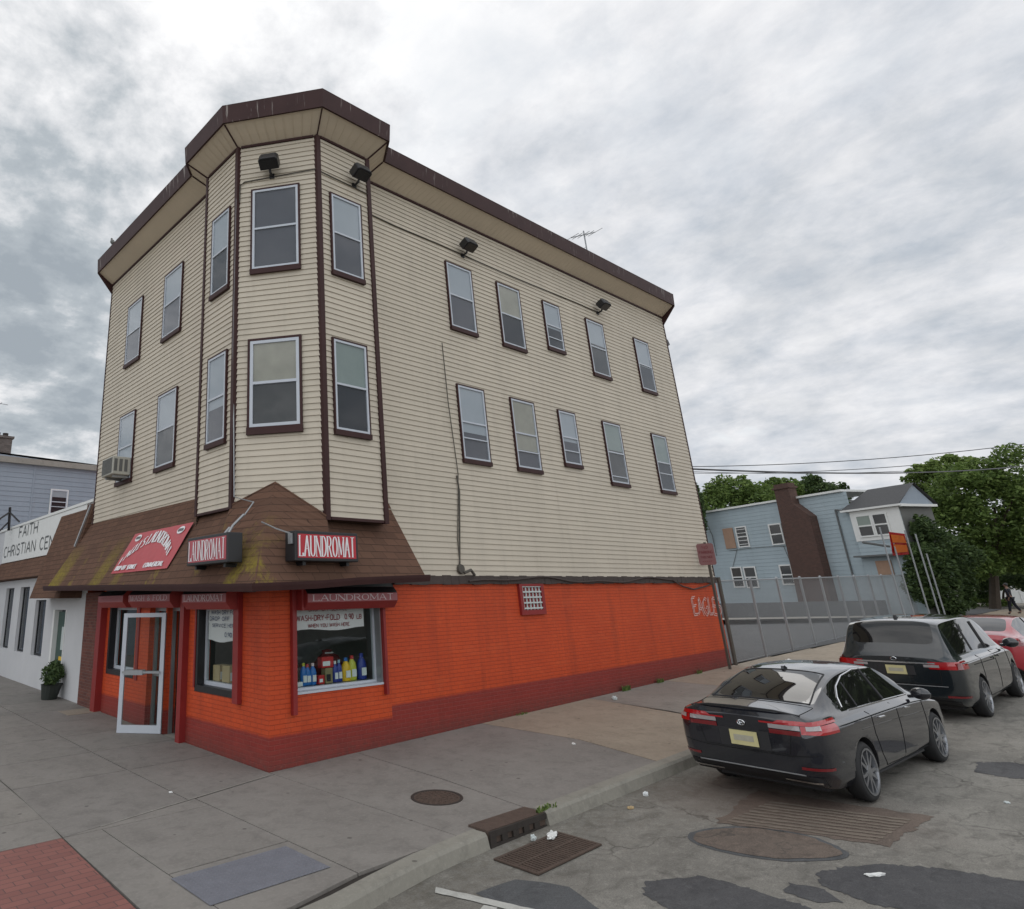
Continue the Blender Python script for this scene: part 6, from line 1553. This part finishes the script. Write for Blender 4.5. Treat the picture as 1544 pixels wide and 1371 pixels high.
# ------------------------------------------------------------------ walking person
def person(base,yaw):
    root=thing('person',base,'person in dark clothes walking away on the far pavement','person')
    bx=Vector(base); c,s=math.cos(yaw),math.sin(yaw)
    def W(x,y,z): return (bx.x+x*c-y*s,bx.y+x*s+y*c,bx.z+z)
    def skin(nm,verts,edges,rad,mat,sub=2):
        me=bpy.data.meshes.new(nm); me.from_pydata([W(*v) for v in verts],edges,[]); o=bpy.data.objects.new(nm,me); COL.objects.link(o)
        md=o.modifiers.new('s','SKIN'); md.use_smooth_shade=True
        for i,r_ in enumerate(rad): me.skin_vertices[0].data[i].radius=(r_,r_) if not isinstance(r_,tuple) else r_
        me.skin_vertices[0].data[0].use_root=True
        ss=o.modifiers.new('u','SUBSURF'); ss.levels=sub; ss.render_levels=sub
        dg=bpy.context.evaluated_depsgraph_get(); m2=bpy.data.meshes.new_from_object(o.evaluated_get(dg)); bpy.data.objects.remove(o)
        m2.materials.clear(); m2.materials.append(M[mat]); o=bpy.data.objects.new(nm,m2); COL.objects.link(o); adopt(o,root); return o
    v=[(0,0,.95),(0,0,1.15),(0,0,1.36),(0,.0,1.47),(0.01,0,1.55),(.02,0,1.66),(.02,0,1.73)]
    r_=[(.15,.12),(.15,.11),(.17,.11),.06,.07,.098,.06]; e=[(0,1),(1,2),(2,3),(3,4),(4,5),(5,6)]
    for s_ in (-1,1):
        i=len(v); st=.16*s_
        v+=[(0,.10*s_,.90),(st*.55,.10*s_,.50),(st-.10*(s_<0),.10*s_,.09+.05*(s_<0)),(st+.14-.06*(s_<0),.10*s_,.04+.02*(s_<0))]; r_+=[.095,.065,.045,.04]; e+=[(0,i),(i,i+1),(i+1,i+2),(i+2,i+3)]
        i=len(v); sw=-.16*s_
        v+=[(0,.19*s_,1.40),(sw*.5,.24*s_,1.14),(sw+.10,.25*s_,.92),(sw+.13,.25*s_,.86)]; r_+=[.055,.045,.034,(.022,.036)]; e+=[(2,i),(i,i+1),(i+1,i+2),(i+2,i+3)]
        h=i+3
        for k in range(4):
            j=len(v); x0=sw+.12+.016*k; L_=(.07,.08,.075,.06)[k]; v+=[(x0,.25*s_,.82),(x0+.008,.245*s_,.82-L_*.55),(x0+.002,.235*s_,.82-L_)]; r_+=[.009,.008,.007]; e+=[(h,j),(j,j+1),(j+1,j+2)]
        j=len(v); v+=[(sw+.17,.235*s_,.84),(sw+.18,.225*s_,.80)]; r_+=[.010,.008]; e+=[(h,j),(j,j+1)]
    skin('body',v,e,r_,'skin')
    # clothing over the body
    v=[(0,0,.93),(0,0,1.15),(0,0,1.37),(0,0,1.44)]; r_=[(.17,.14),(.165,.13),(.19,.13),(.10,.08)]; e=[(0,1),(1,2),(2,3)]
    for s_ in (-1,1):
        i=len(v); sw=-.16*s_; v+=[(0,.19*s_,1.40),(sw*.5,.24*s_,1.14),(sw+.09,.25*s_,.93)]; r_+=[.075,.062,.048]; e+=[(2,i),(i,i+1),(i+1,i+2)]
    skin('jacket',v,e,r_,'cloth')
    v=[(0,0,.97)]; r_=[(.16,.13)]; e=[]
    for s_ in (-1,1):
        i=len(v); st=.16*s_; v+=[(0,.10*s_,.88),(st*.55,.10*s_,.50),(st-.10*(s_<0),.10*s_,.12+.05*(s_<0))]; r_+=[.11,.08,.062]; e+=[(0,i),(i,i+1),(i+1,i+2)]
    skin('trousers',v,e,r_,'cloth')
    mb=MB(); ell(mb,W(-.01,0,1.68),(.10,.095,.10),8); mb.build('hair','black',root,smooth=True)
    mb=MB(); ell(mb,W(.118,0,1.64),(.02,.014,.022),5); mb.build('nose','skin',root,smooth=True)
    for s_ in (-1,1):
        mb=MB(); ell(mb,W(.105,.035*s_,1.665),(.012,.014,.010),5); mb.build('eye','white',root,smooth=True)
        mb=MB(); ell(mb,W(.015,.098*s_,1.65),(.02,.012,.03),5); mb.build('ear','skin',root,smooth=True)
        st=.16*s_; mb=MB(); ell(mb,W(st+.05-.08*(s_<0),.10*s_,.05+.03*(s_<0)),(.14,.05,.05),8); mb.build('shoe','black',root,smooth=True)
    mb=MB(); mb.tube([W(.108,-.022,1.605),W(.112,0,1.602),W(.108,.022,1.605)],.006,5); mb.build('mouth','tailred',root)
    return root
pp=Vector((52.3,-1.44,.8)); pp.z=g(52.3,-1.44)
person(tuple(pp),R(75))

# ------------------------------------------------------------------ litter and weeds
def crumple(name,x,y,z,s,mat,label,seed,flat=.4,ang=0):
    r=random.Random(seed); bm=bmesh.new(); bmesh.ops.create_icosphere(bm,subdivisions=3,radius=1)
    ca,sa=math.cos(ang),math.sin(ang)
    for v in bm.verts:
        k=1+.35*math.sin(v.co.x*5+seed)*math.sin(v.co.y*6+seed*2)+r.uniform(-.12,.12); v.co*=k; a,b=v.co.x*s[0],v.co.y*s[1]; v.co=Vector((a*ca-b*sa,a*sa+b*ca,(v.co.z+.8)*s[2]))
    me=bpy.data.meshes.new(name); bm.to_mesh(me); bm.free(); me.materials.append(M[mat]); o=bpy.data.objects.new(name,me); o.location=(x,y,z); COL.objects.link(o); tag(o,label,'litter','bits of litter on the street'); return o
crumple('crumpled_bag',1.03,-4.17,rd(1,-4.2)+.015,(.13,.045,.022),'white','white crumpled plastic bag lying on the drain grate',1,ang=.4)
crumple('crumpled_paper',.80,-4.09,rd(.8,-4.1)+.015,(.03,.03,.03),'paper','small pale crumpled paper between bag and kerb drain',2)
crumple('crumpled_paper',8.98,-.52,g(9,-.5),(.06,.06,.04),'paper','white crumpled paper at the foot of the orange wall',3)
crumple('paper_scrap',4.62,-2.22,g(4.62,-2.2),(.08,.03,.008),'white','flat white scrap in the middle of the sidewalk',4,ang=.7)
crumple('paper_scrap',2.34,-6.78,rd(2.3,-6.8)+.006,(.10,.03,.010),'white','white scrap lying on the dark road patch',5,ang=-.5)
crumple('crumpled_paper',3.22,-4.13,rd(3.2,-4.1),(.035,.025,.03),'white_label','small white paper in the gutter behind the sedan',6)
crumple('paper_scrap',2.6,-4.25,rd(2.6,-4.2),(.05,.03,.015),'cardboard','tan scrap in the gutter between drain and sedan',7)
crumple('paper_scrap',-1.63,-.02,0,(.025,.025,.01),'white','tiny white scrap on the pavement near the open door',8)
crumple('paper_scrap',5.9,-7.2,rd(5.9,-7.2),(.05,.025,.008),'paper','white scrap on the road right of the sedan',12,ang=.3)
crumple('crumpled_bag',17.3,-1.25,g(17.3,-1.2),(.22,.10,.09),'white','white rag by the fence post past the orange wall',13,ang=.2)
def weed(x,y,n,s,seed,label):
    z=g(x,y); t=thing('weed',(x,y,z),label,'plant','weeds along the orange wall'); r=random.Random(seed); mb=MB()
    for _ in range(n):
        a=r.uniform(0,6.28); L=s*r.uniform(.5,1.2); w=.012; dx,dy=math.cos(a)*L*.6,math.sin(a)*L*.35
        p=(x+r.uniform(-.06,.06)*3,y+r.uniform(-.02,.02),z)
        mb.face([(p[0]-w,p[1],z),(p[0]+w,p[1],z),(p[0]+dx*.6+w,p[1]+dy*.6,z+L*.7),(p[0]+dx*.6-w,p[1]+dy*.6,z+L*.7)]); mb.face([(p[0]+dx*.6-w,p[1]+dy*.6,z+L*.7),(p[0]+dx*.6+w,p[1]+dy*.6,z+L*.7),(p[0]+dx,p[1]+dy,z+L*.85)])
    mb.build('blades','leaf_mid',t,fix=False)
weed(10.3,-.09,60,.13,1,'larger green weed at the foot of the wall near the sedan'); weed(12.0,-.08,40,.11,2,'small weed at the wall foot, next one towards the fence'); weed(14.2,-.08,40,.10,3,'small weed at the wall foot close to the parking sign'); weed(6.2,-.06,22,.05,4,'tiny weed tuft below the wall vent')
weed(1.42,-3.86,40,.06,5,'green tuft at the right end of the storm drain')

# ------------------------------------------------------------------ sky and sun
SUN=Vector((.50,.50,.71)).normalized()
el=math.asin(SUN.z); az=math.atan2(SUN.x,SUN.y)
w=bpy.data.worlds.new('World'); scene.world=w; w.use_nodes=True; nt=w.node_tree; nt.nodes.clear(); k=N(nt)
out=k.n('ShaderNodeOutputWorld'); bg=k.n('ShaderNodeBackground'); k.l(bg.outputs[0],out.inputs[0]); bg.inputs['Strength'].default_value=.10
sky=k.n('ShaderNodeTexSky',sky_type='NISHITA'); sky.sun_disc=False; sky.sun_elevation=el; sky.sun_rotation=az; sky.dust_density=2.5; sky.air_density=1.2
tc=k.n('ShaderNodeTexCoord').outputs['Generated']; dx,dy,dz=k.sep(tc)
zc=k.math('ADD',k.math('MAXIMUM',dz,0.0),.30)
P2=k.comb(k.math('DIVIDE',dx,zc),k.math('DIVIDE',dy,zc),0.0)
def vdot(v):
    n=k.n('ShaderNodeVectorMath',operation='DOT_PRODUCT'); k.l(tc,n.inputs[0]); n.inputs[1].default_value=Vector(v).normalized(); return n.outputs['Value']
n1=k.noise(P2,1.7,10,.58,None,.25); n2=k.noise(P2,5.2,8,.62,None,.2); n3=k.noise(P2,.45,4,.5)
def zone(v,a,b): return k.ramp(vdot(v),[(a,0),(b,1)],'EASE')
glow=zone((.5,.5,.71),.80,.995); glow2=zone((.62,.48,.62),.90,.995)
darkL=zone((.22,.80,.56),.86,.985); haze=k.ramp(dz,[(.0,1),(.30,0)])
right=zone((.95,.05,.35),.55,.98)
low=k.ramp(dz,[(.05,0),(.5,1)])
base=k.math('ADD',k.math('MULTIPLY',n1,.62),k.math('MULTIPLY',n2,.38))
n4=k.noise(P2,15,7,.62)
base=k.math('ADD',base,k.math('MULTIPLY',k.math('SUBTRACT',n4,.5),.16))
base=k.math('ADD',.5,k.math('MULTIPLY',k.math('SUBTRACT',base,.5),2.25))
base=k.math('ADD',base,k.math('MULTIPLY',glow,.20)); base=k.math('ADD',base,k.math('MULTIPLY',glow2,.05)); base=k.math('SUBTRACT',base,k.math('MULTIPLY',darkL,.12))
cloud=k.ramp(base,[(.22,(3.1,3.5,3.9)),(.38,(4.1,4.5,4.85)),(.50,(6.0,6.2,6.45)),(.62,(7.8,7.85,8.0)),(.80,(9.8,9.8,9.8))])
f1=k.noise(P2,2.2,9,.6,(1,.8,1),.3); f3=k.noise(P2,11,7,.62,(1,.75,1),.2)
flat=k.ramp(k.math('ADD',k.math('MULTIPLY',f1,.58),k.math('MULTIPLY',f3,.42)),[(.36,(4.0,4.5,5.2)),(.46,(5.3,5.6,6.1)),(.55,(6.7,6.8,7.1)),(.66,(8.0,8.0,8.1))])
cloud=k.mix(k.math('MULTIPLY',right,.7),cloud,flat)
gap=k.ramp(k.noise(P2,1.5,6,.55,(1,1.6,1),.3),[(.30,1),(.36,0)])
cloud=k.mix(k.math('MULTIPLY',k.math('MULTIPLY',gap,.6),k.math('SUBTRACT',1.0,glow)),cloud,sky.outputs[0])
# sky brightness raised behind the viewer, added to fill the walls facing it
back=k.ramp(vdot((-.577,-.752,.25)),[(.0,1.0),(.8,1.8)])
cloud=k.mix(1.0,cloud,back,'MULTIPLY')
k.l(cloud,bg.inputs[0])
ld=bpy.data.lights.new('sun','SUN'); ld.energy=.5; ld.angle=R(40); ld.color=(1,.96,.9); lo=bpy.data.objects.new('sun',ld); COL.objects.link(lo)
lo.rotation_euler=SUN.to_track_quat('Z','Y').to_euler()
vs=scene.view_settings; vs.view_transform='Standard'; vs.look='None'; vs.gamma=1; vs.exposure=0.22
try: vs.use_curve_mapping=False
except Exception: pass
scene.cycles.use_denoising=True
scene.cycles.max_bounces=6; scene.cycles.transparent_max_bounces=16
